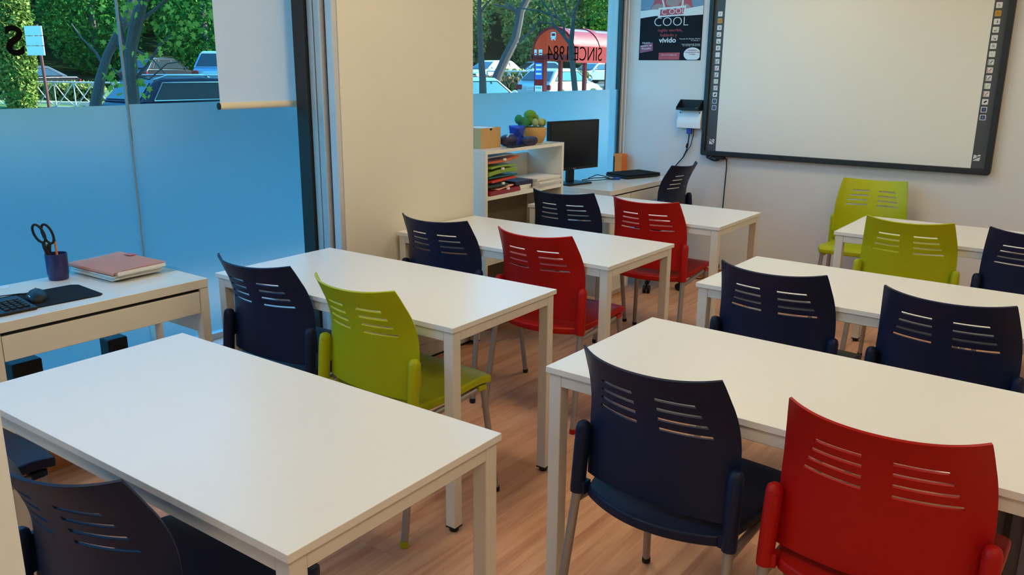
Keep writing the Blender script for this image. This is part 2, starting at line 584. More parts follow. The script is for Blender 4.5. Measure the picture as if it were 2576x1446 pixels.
# baseboards
b = new(); bb(b, -3.225, -3.210, BY, 2.66, 0, 0.085); struct('baseboard_left', b, M['oak'], bevel=0.003)
b = new(); bb(b, -2.75, RX, FY - 0.015, FY, 0, 0.085); struct('baseboard_front', b, M['oak'], bevel=0.003)
b = new(); bb(b, RX - 0.015, RX, BY, FY - 0.02, 0, 0.085); struct('baseboard_right', b, M['oak'], bevel=0.003)
# column between the two windows and the frame profiles on its near side
b = new(); bb(b, -3.17, -2.95, 2.66, 3.615, 0, CZ); struct('wall_column', b, M['wall_cream'], bevel=0.004)
b = new(); bb(b, -2.95, -2.938, 2.66, 3.615, 0.012, 0.09); bb(b, -3.17, -2.938, 3.615, 3.627, 0.012, 0.09); struct('baseboard_column', b, M['table_edge'])
b = new(); bb(b, -2.95, -2.936, 2.66, 3.615, 0.0, 0.012); struct('trim_4', b, M['black'])
b = new(); bb(b, -3.185, -3.105, 2.60, 2.659, 0, CZ); struct('trim_5', b, M['frame_black'])
b = new(); bb(b, -3.104, -3.064, 2.615, 2.659, 0, CZ); struct('trim_6', b, M['alu'], bevel=0.006)
b = new(); bb(b, -3.054, -3.010, 2.610, 2.659, 0, CZ); struct('trim_7', b, M['alu'], bevel=0.006)
b = new(); bb(b, -2.998, -2.952, 2.630, 2.659, 0, CZ); struct('trim_8', b, M['alu_blue'], bevel=0.004)
b = new(); bb(b, -3.064, -3.054, 2.64, 2.659, 0, CZ); bb(b, -3.010, -2.998, 2.64, 2.659, 0, CZ); struct('trim_9', b, M['frame_black'])
# doorway jamb beside the camera
b = new(); bb(b, -0.95, -0.80, 0.17, 0.297, 0, CZ); struct('trim_10', b, mat('jamb_white', (.86, .92, .96), .5, noise=.02), bevel=0.012)


# windows: clear pane with a frosted film on the lower part
def window(name, y0, y1, film_z):
    b = new(); bb(b, GX - 0.006, GX + 0.004, y0, y1, 0.345, 2.62)
    w = struct(name, b, M['glass'])
    b = new(); fv = [b.verts.new((GX + 0.006, yy, zz)) for yy, zz in ((y0 + .001, .346), (y1 - .001, .346), (y1 - .001, film_z), (y0 + .001, film_z))]
    b.faces.new(fv)
    f = obj('frosted_film', b, M['film'], w)
    return w


win1 = window('window_1', BY, 1.834, 1.385)
win2 = window('window_2', 1.842, 3.62, 1.388)
win3 = window('window_3', 3.62, 5.80, 1.388)
b = new(); bb(b, GX - 0.008, GX + 0.007, 1.8355, 1.8405, 0.345, 2.62); struct('trim_11', b, mat('joint_seal', (.22, .27, .30), .4, noise=.05))
b = new(); bb(b, GX - 0.02, GX + 0.018, 5.803, 5.82, 0.345, 2.62); struct('trim_12', b, M['frame_black'])
b = new(); bb(b, GX - 0.06, GX - 0.012, 5.82, FY, 0.345, 2.62); struct('trim_13', b, M['wall_grey'])
# lettering stuck on the outside of the panes (reads backwards from inside)
RY_IN = (R(90), 0, R(90))
text_obj('window_letter', 'S', 0.140, M['decal'], win1, (GX + 0.010, 1.438, 1.617), RY_IN, mirror=True, offset=0.0035)
text_obj('window_lettering', 'SINCE 1984', 0.140, M['decal'], win3, (GX + 0.012, 5.172, 1.637), RY_IN, mirror=True, offset=-0.0012, sx=1.04)

# roller blind
bl = thing('roller_blind', 'pale roller blind half lowered over the left window beside the column', 'blind', (GX + 0.05, 2.47, 1.372))
b = new(); b.faces.new([b.verts.new((0, yy, zz)) for yy, zz in ((-.235, 0), (.260, 0), (.260, 1.22), (-.235, 1.22))]); obj('blind_fabric', b, M['blind'], bl)
b = new(); tube(b, [(0.002, -0.24, -0.002), (0.002, 0.262, -0.002)], 0.012, 12, ry=1.3); obj('bottom_bar', b, M['blind_bar'], bl, smooth=True)
b = new(); tube(b, [(0, -0.24, 1.215), (0, 0.262, 1.215)], 0.025, 16); obj('roller_tube', b, M['alu'], bl, smooth=True)
b = new(); tube(b, [(0.002, -0.246, -0.002), (0.002, -0.240, -0.002)], 0.012, 12, ry=1.3); obj('end_cap', b, M['black'], bl, smooth=True)
# cords of the far blind
bc = thing('blind_cord', 'pair of thin white blind cords hanging in front of the wall by the far window', 'cord', (-3.265, 5.82, 0.83))
for q, dx in (('cord_strand', 0.0), ('cord_strand', 0.028)):
    b = new(); tube(b, [(dx, 0, 0), (dx, 0, 1.80)], 0.0025, 6); obj(q, b, M['white'], bc)
b = new(); tube(b, [(0, 0, 0), (0.004, 0, -0.012), (0.014, 0, -0.018), (0.024, 0, -0.012), (0.028, 0, 0)], 0.0025, 6); obj('cord_loop', b, M['white'], bc)
b = new(); bb(b, -0.012, 0.04, -0.01, 0.05, 1.80, 1.84); obj('cord_bracket', b, M['white'], bc)

# ceiling panels (out of frame, they light the room)
lampm = emit_mat('lamp_diffuser', LAMP_COLOR, LAMP_POWER)
for i, (x, y, lab) in enumerate([(-1.9, 0.2, 'square ceiling light panel above the nearest left table'), (-1.9, 2.5, 'square ceiling light panel above the second left table'),
                                 (-1.9, 4.7, 'square ceiling light panel above the farthest left table'), (0.45, 0.2, 'square ceiling light panel nearest the doorway'),
                                 (0.45, 2.5, 'square ceiling light panel above the nearest right table'), (0.45, 4.7, 'square ceiling light panel above the farthest right table')]):
    t = thing('ceiling_light', lab, 'lamp', (x, y, CZ - 0.03), 0, 'ceiling light panels')
    b = new()
    for s in ((-0.31, 0, 0.02, 0.64), (0.31, 0, 0.02, 0.64), (0, -0.31, 0.60, 0.02), (0, 0.31, 0.60, 0.02)):
        box(b, (s[0], s[1], 0.0145), (s[2], s[3], 0.029))
    obj('lamp_frame', b, M['white'], t)
    b = new(); bb(b, -0.299, 0.299, -0.299, 0.299, 0.008, 0.018); obj('diffuser', b, lampm, t)


# ================================================================== tables
def make_table(label, loc, rz):
    lx, ly, T = 1.232, 0.613, 0.74
    hx, hy = lx / 2, ly / 2
    t = thing('classroom_table', label, 'table', loc, rz, 'white classroom tables')
    b = new(); bb(b, -hx, hx, -hy, hy, T - 0.018, T); obj('tabletop', b, M['table'], t, bevel=0.0015, seg=1)
    ins = 0.008
    for nm, (x0, x1, y0, y1) in {'front': (-hx + ins + .04, hx - ins - .04, -hy + ins + .0005, -hy + ins + .022), 'rear': (-hx + ins + .04, hx - ins - .04, hy - ins - .022, hy - ins - .0005),
                                 'l': (-hx + ins + .0005, -hx + ins + .022, -hy + ins + .04, hy - ins - .04), 'r': (hx - ins - .022, hx - ins - .0005, -hy + ins + .04, hy - ins - .04)}.items():
        b = new(); bb(b, x0, x1, y0, y1, T - 0.054, T - 0.0185); obj('apron', b, M['table_leg'], t, bevel=0.002, seg=1)
    for sx in (-1, 1):
        for sy in (-1, 1):
            cx, cy = sx * (hx - ins - 0.02), sy * (hy - ins - 0.02)
            b = new(); bb(b, cx - .02, cx + .02, cy - .02, cy + .02, 0.020, T - 0.0185)
            lg = obj('leg', b, M['table_leg'], t, bevel=0.003)
            b = new(); bb(b, cx - .0205, cx + .0205, cy - .0205, cy + .0205, 0.016, 0.0205)
            lathe(b, [(0.014, 0.0), (0.0165, 0.003), (0.0165, 0.012), (0.010, 0.017)], 16, (cx, cy, 0))
            obj('foot', b, M['rubber'], lg)
    return t


tb0 = None
TABLES = [(-1.6707, 1.0806, 0.93, 'large white table nearest the camera on the left, in front of the computer desk'),
          (-2.2804, 2.2202, 1.16, 'second white table on the left, with a navy and a lime chair'),
          (-2.3176, 3.2864, -0.18, 'third white table on the left, against the cream column'),
          (-2.3209, 4.4254, 0.42, 'farthest white table on the left, in front of the bookcase and monitor'),
          (-0.6095, 2.1165, -1.13, 'nearest white table on the right, with a navy and a red chair'),
          (-0.6829, 3.2585, -1.05, 'middle white table on the right, with two navy chairs'),
          (-0.5800, 4.7081, -0.14, 'farthest white table on the right, below the whiteboard')]
for x, y, a, lab in TABLES:
    if tb0 is None:
        tb0 = make_table(lab, (x, y, 0), R(a))
    else:
        dup(tb0, (x, y, 0), R(a), lab)


# ================================================================== chairs
W_TAB = [(.478, .210), (.55, .213), (.63, .214), (.70, .211), (.78, .203), (.83, .194), (.87, .185)]
Y_TAB = [(.478, -.166), (.55, -.170), (.63, -.178), (.70, -.191), (.78, -.219), (.83, -.246), (.87, -.271)]
K_TAB = [(.478, .80), (.55, 1.00), (.63, 1.30), (.70, 1.55), (.78, 1.68), (.87, 1.72)]
SLOTS = [.700, .729, .758, .787]


def back_point(x, z):
    w = lerp_tab(W_TAB, z)
    zz = z + 0.013 * (x / w) ** 2 * max(0.0, (z - .80) / .053)
    y = lerp_tab(Y_TAB, z) + lerp_tab(K_TAB, z) * x * x * (1 + lerp_tab([(.70, .20), (.87, .48)], z) * ((x / w) ** 2 - 1))
    return Vector((x, y, zz))


def chair_back_bm():
    b = new()
    zs = [.478 + (.6958 - .478) * i / 9 for i in range(10)]
    for i, c in enumerate(SLOTS):
        zs += [c - .0042, c + .0042]
        if i < 3:
            zs += [(c + SLOTS[i + 1]) / 2]
    zs += [.803, .818, .835, .846, .853]
    zs = sorted(set(round(z, 5) for z in zs))
    rows = []
    for z in zs:
        w = lerp_tab(W_TAB, z)
        xo = lerp_tab([(.690, .161), (.80, .124)], z)
        xi = .030
        half = [0, .015, xi] + [xi + (xo - xi) * k / 7 for k in range(1, 8)] + [xo + (w - xo) * k / 4 for k in range(1, 5)]
        xs = [-q for q in half[:0:-1]] + half
        rows.append([b.verts.new(back_point(x, z)) for x in xs])
    nh = 13
    for i in range(len(rows) - 1):
        zm = (zs[i] + zs[i + 1]) / 2
        slot = any(abs(zm - c) < .0042 for c in SLOTS)
        for j in range(len(rows[0]) - 1):
            k = j - nh if j >= nh else nh - 1 - j
            if slot and 2 <= k < 9:
                continue
            b.faces.new((rows[i][j], rows[i][j + 1], rows[i + 1][j + 1], rows[i + 1][j]))
    bmesh.ops.recalc_face_normals(b, faces=b.faces[:])
    bmesh.ops.solidify(b, geom=b.faces[:], thickness=0.0065)
    # moulded ribs along both sides and the faint crease line on the rear face
    for s in (-1, 1):
        for q in (0.010, 0.020, 0.030):
            pts = []
            for i in range(9):
                z = .50 + .22 * i / 8
                p = back_point(s * (lerp_tab(W_TAB, z) - q), z)
                pts.append(p + Vector((0, -0.0035, 0)))
            tube(b, pts, 0.0024, 6)
    pts = [back_point(x * lerp_tab(W_TAB, .59) * .84 / 8, .590) + Vector((0, -0.0036, 0)) for x in range(-8, 9)]
    tube(b, pts, 0.0012, 6)
    return b


def chair_seat_bm():
    b = new()
    ny, nx = 16, 18
    rows = []
    for i in range(ny + 1):
        t = i / ny
        row = []
        for j in range(nx + 1):
            s = -1 + 2 * j / nx
            hw = lerp_tab([(0, .196), (.25, .220), (.7, .234), (.93, .236), (1, .226)], t)
            x = s * hw
            yr = -.160 - .060 * (1 - s * s)
            yf = .250 - .014 * s ** 4
            y = yr + (yf - yr) * t
            z = .452 - .010 * (1 - s * s) * math.sin(math.pi * min(1, t * 1.1)) + .036 * t
            if t > .78:
                z -= .022 * ((t - .78) / .22) ** 2
            row.append(b.verts.new((x, y, z)))
        rows.append(row)
    for i in range(ny):
        for j in range(nx):
            b.faces.new((rows[i][j], rows[i][j + 1], rows[i + 1][j + 1], rows[i + 1][j]))
    bmesh.ops.recalc_face_normals(b, faces=b.faces[:])
    if sum(f.normal.z for f in b.faces) < 0:
        bmesh.ops.reverse_faces(b, faces=b.faces[:])
    top = b.faces[:]
    r = bmesh.ops.extrude_face_region(b, geom=top)
    for v in [g for g in r['geom'] if isinstance(g, bmesh.types.BMVert)]:
        pass
    # the extruded copy stays on top; push the original underside down
    moved = set(v for f in top for v in f.verts)
    for v in moved:
        v.co.z -= .031
    return b


def chair_parts(t, colour, with_legs=True):
    obj('seat', chair_seat_bm(), colour, t, bevel=0.009, seg=3)
    obj('backrest', chair_back_bm(), colour, t, smooth=True, bevel=0.0016, seg=1)
    for s in (-1, 1):
        b = new()
        rings = [((.2235, -.168, .428), .0175), ((.2230, -.166, .440), .0192), ((.2210, -.156, .56), .0195), ((.2200, -.151, .612), .0192), ((.2200, -.1505, .625), .016), ((.2200, -.150, .631), .009)]
        tube(b, [(s * p[0], p[1], p[2]) for p, q in rings], [q for p, q in rings], 16, ry=1.12)
        tube(b, [(s * .220, -.151, .609), (s * .220, -.151, .6112)], 0.0198, 16, ry=1.12)
        box(b, (s * .211, -.158, .447), (.030, .030, .034))
        box(b, (s * .214, -.138, .570), (.014, .034, .085))
        obj('leg_sleeve', b, colour, t, bevel=0.003)
    if not with_legs:
        return
    for s in (-1, 1):
        b = new(); tube(b, [(s * .2400, -.236, .010), (s * .2235, -.168, .430)], .0128, 14)
        lg = obj('leg', b, M['tube'], t, smooth=True)
        b = new(); lathe(b, [(.0115, 0), (.0140, .003), (.0140, .022)], 14, (s * .2402, -.237, 0)); obj('foot_cap', b, colour, lg, smooth=True)
        b = new(); tube(b, [(s * .2365, .250, .010), (s * .212, .202, .434)], .0120, 14)
        lg = obj('leg', b, M['tube'], t, smooth=True)
        b = new(); lathe(b, [(.0110, 0), (.0135, .003), (.0135, .020)], 14, (s * .2366, .2505, 0)); obj('foot_cap', b, M['rubber'], lg, smooth=True)
        b = new(); tube(b, [(s * .2230, -.160, .4085), (s * .216, .0, .414), (s * .210, .195, .428)], .0110, 12); obj('side_rail', b, M['tube'], t, smooth=True)
        b = new(); box(b, (s * .208, .188, .430), (.034, .045, .022)); obj('leg_bracket', b, colour, t, bevel=0.004)


def place(tx, ty, deg):
    """tip midpoint of the back and turn -> origin of the chair on the floor"""
    a = R(deg)
    return (tx - math.sin(a) * .215, ty + math.cos(a) * .215, 0), a


CH = [('navy', -.862, 1.705, -3.6, 'navy chair in front of the nearest right hand table, beside the red one'),
      ('red', -.325, 1.692, .8, 'red chair in the bottom right corner, pushed to the nearest right hand table'),
      ('navy', -.978, 2.862, -.5, 'navy chair at the left half of the middle right hand table'),
      ('navy', -.409, 2.836, -3.8, 'navy chair at the right half of the middle right hand table'),
      ('green', -.82, 4.262, 2.0, 'lime green chair seen from behind at the farthest right hand table'),
      ('navy', -.295, 4.285, 0.0, 'navy chair cut by the right edge, at the farthest right hand table'),
      ('navy', -2.508, 1.797, 4.0, 'navy chair at the second left table, beside the lime chair'),
      ('green', -1.99, 1.802, -1.4, 'lime green chair at the second left table, seat facing away'),
      ('navy', -2.597, 2.876, 4.2, 'navy chair at the third left table, in front of the cream column'),
      ('red', -2.03, 2.884, 1.4, 'red chair at the third left table, in the middle of the room'),
      ('navy', -2.605, 3.99, 8.0, 'navy chair at the farthest left table, in front of the bookcase'),
      ('red', -2.088, 4.010, 3.4, 'red chair at the farthest left table, near the black laptop'),
      ('green', -1.335, 5.735, 186.6, 'lime green chair facing the room with its back to the whiteboard wall'),
      ('navy', -1.476, .595, 9.0, 'navy chair in the bottom left corner, at the nearest left table'),
      ('navy', -2.535, .515, 2.0, 'navy chair mostly hidden by the pale jamb, only its seat corner showing')]
proto = {}
for colr, tx, ty, dg, lab in CH:
    loc, a = place(tx, ty, dg)
    if not proto:
        t = thing('plastic_chair', lab, 'chair', loc, a, 'moulded plastic classroom chairs')
        chair_parts(t, M[colr])
        proto[colr] = t
    else:
        base = proto['navy']
        rc = None if colr == 'navy' else {M['navy']: M[colr]}
        dup(base, loc, a, lab, recolor=rc)

# swivel chair at the far computer desk: same shell on a castor base
loc = (-2.725, 5.405, 0)
sw = thing('swivel_chair', 'navy chair on castors at the far computer desk, turned sideways', 'chair', loc, R(90))
kids_before = set(bpy.data.objects)
chair_parts(sw, M['navy'], with_legs=False)
for o in set(bpy.data.objects) - kids_before:
    o.location.z += 0.045
b = new(); tube(b, [(0, 0, .12), (0, 0, .44)], [.028, .022], 16); bb(b, -.12, .12, -.10, .10, .435, .462); obj('gas_column', b, M['black'], sw, smooth=True)
b = new()
lathe(b, [(.045, .075), (.045, .125), (.03, .135)], 18)
for k in range(5):
    a = 2 * math.pi * k / 5 + 2.2
    tube(b, [(0.03 * math.cos(a), 0.03 * math.sin(a), .105), (.225 * math.cos(a), .225 * math.sin(a), .072)], [.024, .016], 10)
obj('star_base', b, M['black'], sw, smooth=True)
for k in range(5):
    a = 2 * math.pi * k / 5 + 2.2
    c = Vector((.225 * math.cos(a), .225 * math.sin(a), .028))
    u = Vector((-math.sin(a), math.cos(a), 0))
    b = new()
    for s in (-1, 1):
        tube(b, [c + u * s * .006, c + u * s * .024], .028, 16)
    tube(b, [c + Vector((0, 0, .0)), c + Vector((0, 0, .045))], .007, 8)
    obj('castor', b, M['black'], sw, smooth=True)


# ================================================================== computer desk at the window
def make_desk(label, loc, ly):
    """front faces +x; origin at the floor, front right corner region"""
    t = thing('computer_desk', label, 'desk', loc, 0)
    d = 0.49
    b = new(); bb(b, -d, 0, 0, ly, .715, .75)
    obj('desktop', b, M['desk'], t, bevel=0.002, seg=1)
    for y0, y1 in ((0.0, 0.036), (ly - 0.036, ly)):
        b = new(); bb(b, -0.045, -0.002, y0, y1, 0.0, .7145); obj('leg', b, M['desk'], t, bevel=0.002, seg=1)
        b = new(); bb(b, -d + .10, -d + .14, y0, y1, 0.0, .7145); obj('leg', b, M['desk'], t, bevel=0.002, seg=1)
        b = new(); bb(b, -d + .14, -0.045, y0 + .004, y1 - .004, .535, .7145); obj('side_panel', b, M['desk'], t)
    return t


pc = make_desk('white desk with a wide drawer by the frosted left window, holding keyboard and folders', (-2.80, 1.025, 0), 0.785)
b = new(); bb(b, -0.03, -0.004, 0.0385, 0.785 - 0.0385, .618, .703); bb(b, -0.40, -0.03, 0.05, 0.735, .620, .632)
obj('drawer', b, M['desk'], pc, bevel=0.0015, seg=1)
b = new(); bb(b, -0.05, -0.012, 0.0365, 0.7485, .7035, .7145); obj('drawer_gap', b, M['black'], pc)
b = new(); lathe(b, [(.028, .7502), (.028, .7512), (.020, .7514)], 24, (-.458, .235, 0)); obj('cable_grommet', b, M['table_edge'], pc, smooth=True)
pc2 = dup(pc, (-2.80, 0.235, 0), 0, 'white desk at the left edge next to the desk with the folders')

# things on it
DZ = 0.7505
mp = new(); prism(mp, [(-.115, -.13), (.095, -.13), (.11, -.115), (.11, .115), (.095, .13), (-.095, .13), (-.115, .11)], 0, .003, 'z')
tag(obj('mouse_pad', mp, M['black_matte'], loc=(-2.985, 1.315, DZ), rz=R(-3)), 'black mouse pad on the window desk', 'mouse pad')
ms = thing('computer_mouse', 'black computer mouse on its pad', 'mouse', (-2.985, 1.262, DZ + .003), R(68))
b = new()
for v in blob(b, (0, 0, .004), (.034, .066, .031), 22):
    if v.co.z < 0.0:
        v.co.z = 0.0
obj('mouse_body', b, M['black'], ms, smooth=True)
b = new(); tube(b, [(0, .030, .0312), (0, .038, .0298), (0, .046, .0265)], .0035, 10); obj('scroll_wheel', b, M['chrome'], ms, smooth=True)
b = new(); tube(b, [(-.024, -.026, .022), (-.020, -.042, .018)], .0022, 8); obj('silver_mark', b, M['chrome'], ms)
b = new(); tube(b, [(0, .062, .010), (-.008, .082, .003), (-.05, .100, .0022), (-.14, .095, .0022), (-.24, .060, .0)], .0020, 8); obj('mouse_cable', b, M['black'], ms, smooth=True)
kb = thing('keyboard', 'black keyboard cut by the left edge, on the window desk', 'keyboard', (-2.940, 1.210, DZ))
b = new(); prism(b, [(-.076, .0), (.076, .0), (.076, .010), (-.076, .024)], -0.44, 0.0, 'y'); obj('keyboard_body', b, M['black'], kb, bevel=0.004)
keyme = None
for row in range(5):
    for colm in range(20):
        y = -0.024 - 0.0208 * colm - (0.010 if colm > 3 else 0) - (0.008 if colm > 6 else 0)
        if 4 <= colm <= 6 and row in (1, 4) and colm != 5:
            continue
        x = 0.052 - 0.0195 * row
        z = 0.010 + 0.014 * (0.076 - x) / 0.152
        if keyme is None:
            b = new()
            lo = [(-.0080, -.0085), (.0080, -.0085), (.0080, .0085), (-.0080, .0085)]
            v0 = [b.verts.new((p[0], p[1], 0)) for p in lo]
            v1 = [b.verts.new((p[0] * .84, p[1] * .84, .0055)) for p in lo]
            for i in range(4):
                b.faces.new((v0[i], v0[(i + 1) % 4], v1[(i + 1) % 4], v1[i]))
            b.faces.new(v1); b.faces.new(v0[::-1])
            ko = obj('key', b, M['black'], kb, bevel=0.001, seg=1)
            keyme = ko
        else:
            ko = keyme.copy(); COL.objects.link(ko); ko.parent = kb
        ko.location = (x, y, z)
# pen cup with scissors and pen
cp = thing('pencil_cup', 'dark blue pencil cup on the window desk', 'cup', (-3.225, 1.452, DZ), R(20))
b = new()
lathe(b, [(.033, 0), (.035, .004), (.0365, .022), (.0375, .024), (.0385, .10), (.036, .10), (.034, .006), (.0, .006)], 32)
obj('cup_body', b, M['cup'], cp, smooth=True)
scs = thing('scissors', 'black handled scissors standing in the blue pencil cup', 'scissors', (-3.232, 1.443, DZ + .0065), R(55))
b = new(); tube(b, [(0.006, 0, 0), (0.0, 0, .045), (-.018, 0, .088), (-.024, 0, .098)], [.003, .007, .008, .008], 8, ry=.35); obj('blade', b, M['chrome'], scs, smooth=True)
b = new(); tube(b, [(-.010, .004, 0), (-.008, .004, .045), (-.008, .004, .09), (-.012, .004, .10)], [.003, .007, .008, .008], 8, ry=.35); obj('blade', b, M['chrome'], scs, smooth=True)


def loop_handle(c, rx, rz_, tilt, y):
    b = new()
    pts = []
    for k in range(25):
        a = 2 * math.pi * k / 24
        x, z = rx * math.cos(a), rz_ * math.sin(a)
        pts.append((c[0] + x * math.cos(tilt) - z * math.sin(tilt), y, c[1] + x * math.sin(tilt) + z * math.cos(tilt)))
    tube(b, pts, .0046, 10, cap=False)
    return b


b = loop_handle((-.036, .172), .016, .036, R(20), .000); tube(b, [(-.014, 0, .088), (-.022, 0, .118), (-.026, 0, .140)], [.008, .008, .006], 10); obj('handle', b, M['black'], scs, smooth=True)
b = loop_handle((-.008, .168), .016, .038, R(16), .005); tube(b, [(-.012, .005, .088), (-.010, .005, .115), (-.004, .005, .134)], [.008, .008, .006], 10); obj('handle', b, M['black'], scs, smooth=True)
b = new(); tube(b, [(-.016, -.007, .128), (-.016, .012, .128)], .0035, 10); obj('pivot_screw', b, M['chrome'], scs, smooth=True)
pn = thing('ballpoint_pen', 'orange ballpoint pen standing in the blue pencil cup', 'pen', (-3.240, 1.466, DZ + .0065), 0)
b = new(); tube(b, [(0, 0, 0), (-.002, -.004, .136)], .0042, 8); obj('pen_barrel', b, M['pen'], pn, smooth=True)
b = new(); tube(b, [(-.002, -.004, .136), (-.0021, -.0042, .148)], [.0045, .0035], 8); obj('pen_plug', b, M['cup'], pn, smooth=True)


# folders
def sheet(poly, z0, th, bend=0.0):
    b = new()
    prism(b, poly, z0, z0 + th, 'z')
    return b


def quad(cx, cy, w, d, a):
    ca, sa = math.cos(a), math.sin(a)
    return [(cx + x * ca - y * sa, cy + x * sa + y * ca) for x, y in ((-w / 2, -d / 2), (w / 2, -d / 2), (w / 2, d / 2), (-w / 2, d / 2))]


fo_a = R(4)
pl = thing('plastic_sleeve', 'clear plastic sleeve under the salmon folder', 'plastic sleeve', (-3.145, 1.655, DZ), fo_a)
b = new()
n = 10
g = [[b.verts.new((-.145 + .30 * i / n, -.105 + .27 * j / n, .0012 + (.0035 * (math.sin(i * 1.7 + j) * math.cos(j * 1.3)) ** 2 if (j > 8 or i > 8) else 0))) for j in range(n + 1)] for i in range(n + 1)]
for i in range(n):
    for j in range(n):
        b.faces.new((g[i][j], g[i + 1][j], g[i + 1][j + 1], g[i][j + 1]))
bmesh.ops.solidify(b, geom=b.faces[:], thickness=0.0008)
obj('sleeve_sheet', b, M['sleeve_clear'], pl, smooth=True)
pp = thing('paper_stack', 'thin stack of papers under the salmon folder', 'papers', (-3.155, 1.640, DZ + .006), fo_a)
for k in range(4):
    b = new(); prism(b, quad(0.004 * (k % 2), 0.003 * ((k * 7) % 3), .285, .205, R(1.2 * ((k * 5) % 3 - 1))), .0045 * k, .0045 * k + .004, 'z')
    obj('paper_bundle', b, M['paper'] if k % 2 else M['table_edge'], pp)
fd = thing('salmon_folder', 'salmon cardboard folder full of papers on the window desk', 'folder', (-3.155, 1.645, DZ + .0245), fo_a)
b = new()
n = 12
pts_top, pts_bot = [], []
rows = []
for i in range(n + 1):
    x = -.155 + .31 * i / n
    row = []
    for y, z in ((-.105, .001), (-.112, .004), (-.114, .009), (-.110, .0145), (-.09, .0170), (0, .0180), (.105, .0185 + .004 * (i < 2) + .002 * math.sin(i)), (.113, .0190)):
        row.append(b.verts.new((x, y, z)))
    rows.append(row)
for i in range(n):
    for j in range(7):
        b.faces.new((rows[i][j], rows[i + 1][j], rows[i + 1][j + 1], rows[i][j + 1]))
bmesh.ops.solidify(b, geom=b.faces[:], thickness=0.0012)
obj('folder_cover', b, M['f_pink'], fd, smooth=True)
b = new(); prism(b, quad(0.006, 0.004, .30, .205, R(1)), .001, .0145, 'z'); obj('folder_papers', b, M['paper'], fd)
b = new(); bb(b, -.085, -.045, .088, .122, .0200, .0212); obj('red_tab', b, M['f_red'], fd)
# two black boxes low against the glass, under the desk
for y0, y1, zt, lab in ((1.235, 1.345, .468, 'black power box under the window desk, beside its left legs'), (1.600, 1.684, .468, 'black power box under the window desk, near its rear leg')):
    t = thing('power_box', lab, 'box', (-3.235, y0, .3155), 0, 'power boxes under the window desk')
    b = new(); bb(b, -.045, .028, 0, y1 - y0, 0, zt - .3155); obj('box_shell', b, M['black'], t, bevel=0.008)
    b = new(); bb(b, .0285, .0295, .02, y1 - y0 - .02, .03, zt - .3155 - .03); obj('box_cover', b, M['rubber'], t)

# ================================================================== far computer desk
d2k = thing('corner_desk', 'white desk with drawers in the far corner, holding monitor and laptop', 'desk', (-2.79, 4.865, 0))
LY = 0.985
b = new(); bb(b, -.49, 0, 0, LY, .715, .75); obj('desktop', b, M['desk'], d2k, bevel=0.002, seg=1)
b = new(); bb(b, -.47, -.022, .0, .018, .03, .7145); bb(b, -.47, -.022, .282, .30, .03, .7145); bb(b, -.47, -.022, .018, .282, .03, .048); bb(b, -.47, -.455, .018, .282, .03, .7145); bb(b, -.46, -.03, .005, .295, 0, .03)
obj('cabinet_body', b, M['desk'], d2k)
b = new(); bb(b, -.020, -.002, .003, .2835, .618, .706); bb(b, -.35, -.020, .03, .27, .62, .63); obj('drawer', b, M['desk'], d2k, bevel=0.0015, seg=1)
b = new(); bb(b, -.020, -.002, .003, .2975, .035, .612); dr = obj('door', b, M['desk'], d2k, bevel=0.0015, seg=1)
b = new()
for q in ((.010, .286, .040, .050), (.010, .286, .598, .607), (.008, .018, .04, .607), (.282, .292, .04, .607)):
    bb(b, -.002, .0005, q[0], q[1], q[2], q[3])
obj('door_moulding', b, M['table_edge'], dr)
b = new(); bb(b, -.020, -.002, .3025, LY - .036, .618, .706); bb(b, -.35, -.020, .32, LY - .05, .62, .63); obj('drawer', b, M['desk'], d2k, bevel=0.0015, seg=1)
b = new(); bb(b, -.045, -.006, .003, LY - .036, .7065, .7145); obj('drawer_gap', b, M['black'], d2k)
b = new(); bb(b, -.47, -.002, LY - .034, LY, 0, .7145); obj('side_panel', b, M['desk'], d2k)
# monitor
mo = thing('monitor', 'black computer monitor on the far corner desk', 'monitor', (-3.175, 5.010, DZ), R(80))
b = new(); prism(b, [(-.115, -.07), (.115, -.07), (.125, -.05), (.10, .09), (-.10, .09), (-.125, -.05)], 0, .012, 'z'); obj('monitor_base', b, M['black'], mo, bevel=0.004)
b = new(); bb(b, -.032, .032, .025, .055, .012, .22); obj('monitor_neck', b, M['black'], mo, bevel=0.004)
b = new(); bb(b, -.255, .255, .000, .030, .100, .442); bb(b, -.16, .16, .030, .045, .16, .38); obj('monitor_case', b, M['black'], mo, bevel=0.004)
b = new(); bb(b, -.242, .242, -.0015, .0, .120, .430); obj('monitor_screen', b, M['screen'], mo)
b = new(); box(b, (0.0, -.002, .109), (.03, .001, .004)); obj('badge', b, M['icon_grey'], mo)
# laptop
lp = thing('laptop', 'closed black laptop on the far corner desk', 'laptop', (-3.062, 5.668, DZ), R(72))
b = new(); prism(b, [(-.17, -.12), (.17, -.12), (.175, -.115), (.175, .11), (.165, .12), (-.165, .12), (-.175, .11), (-.175, -.115)], .004, .019, 'z'); obj('laptop_base', b, M['black'], lp, bevel=0.003)
b = new(); prism(b, [(-.17, -.118), (.17, -.118), (.174, -.112), (.174, .105), (.16, .12), (-.16, .12), (-.174, .105), (-.174, -.112)], .0195, .030, 'z'); obj('laptop_lid', b, M['black_matte'], lp, bevel=0.003)
for sx in (-.15, .15):
    for sy in (-.1, .1):
        b = new(); lathe(b, [(.008, 0), (.008, .0042)], 10, (sx, sy, 0)); obj('rubber_foot', b, M['rubber'], lp)
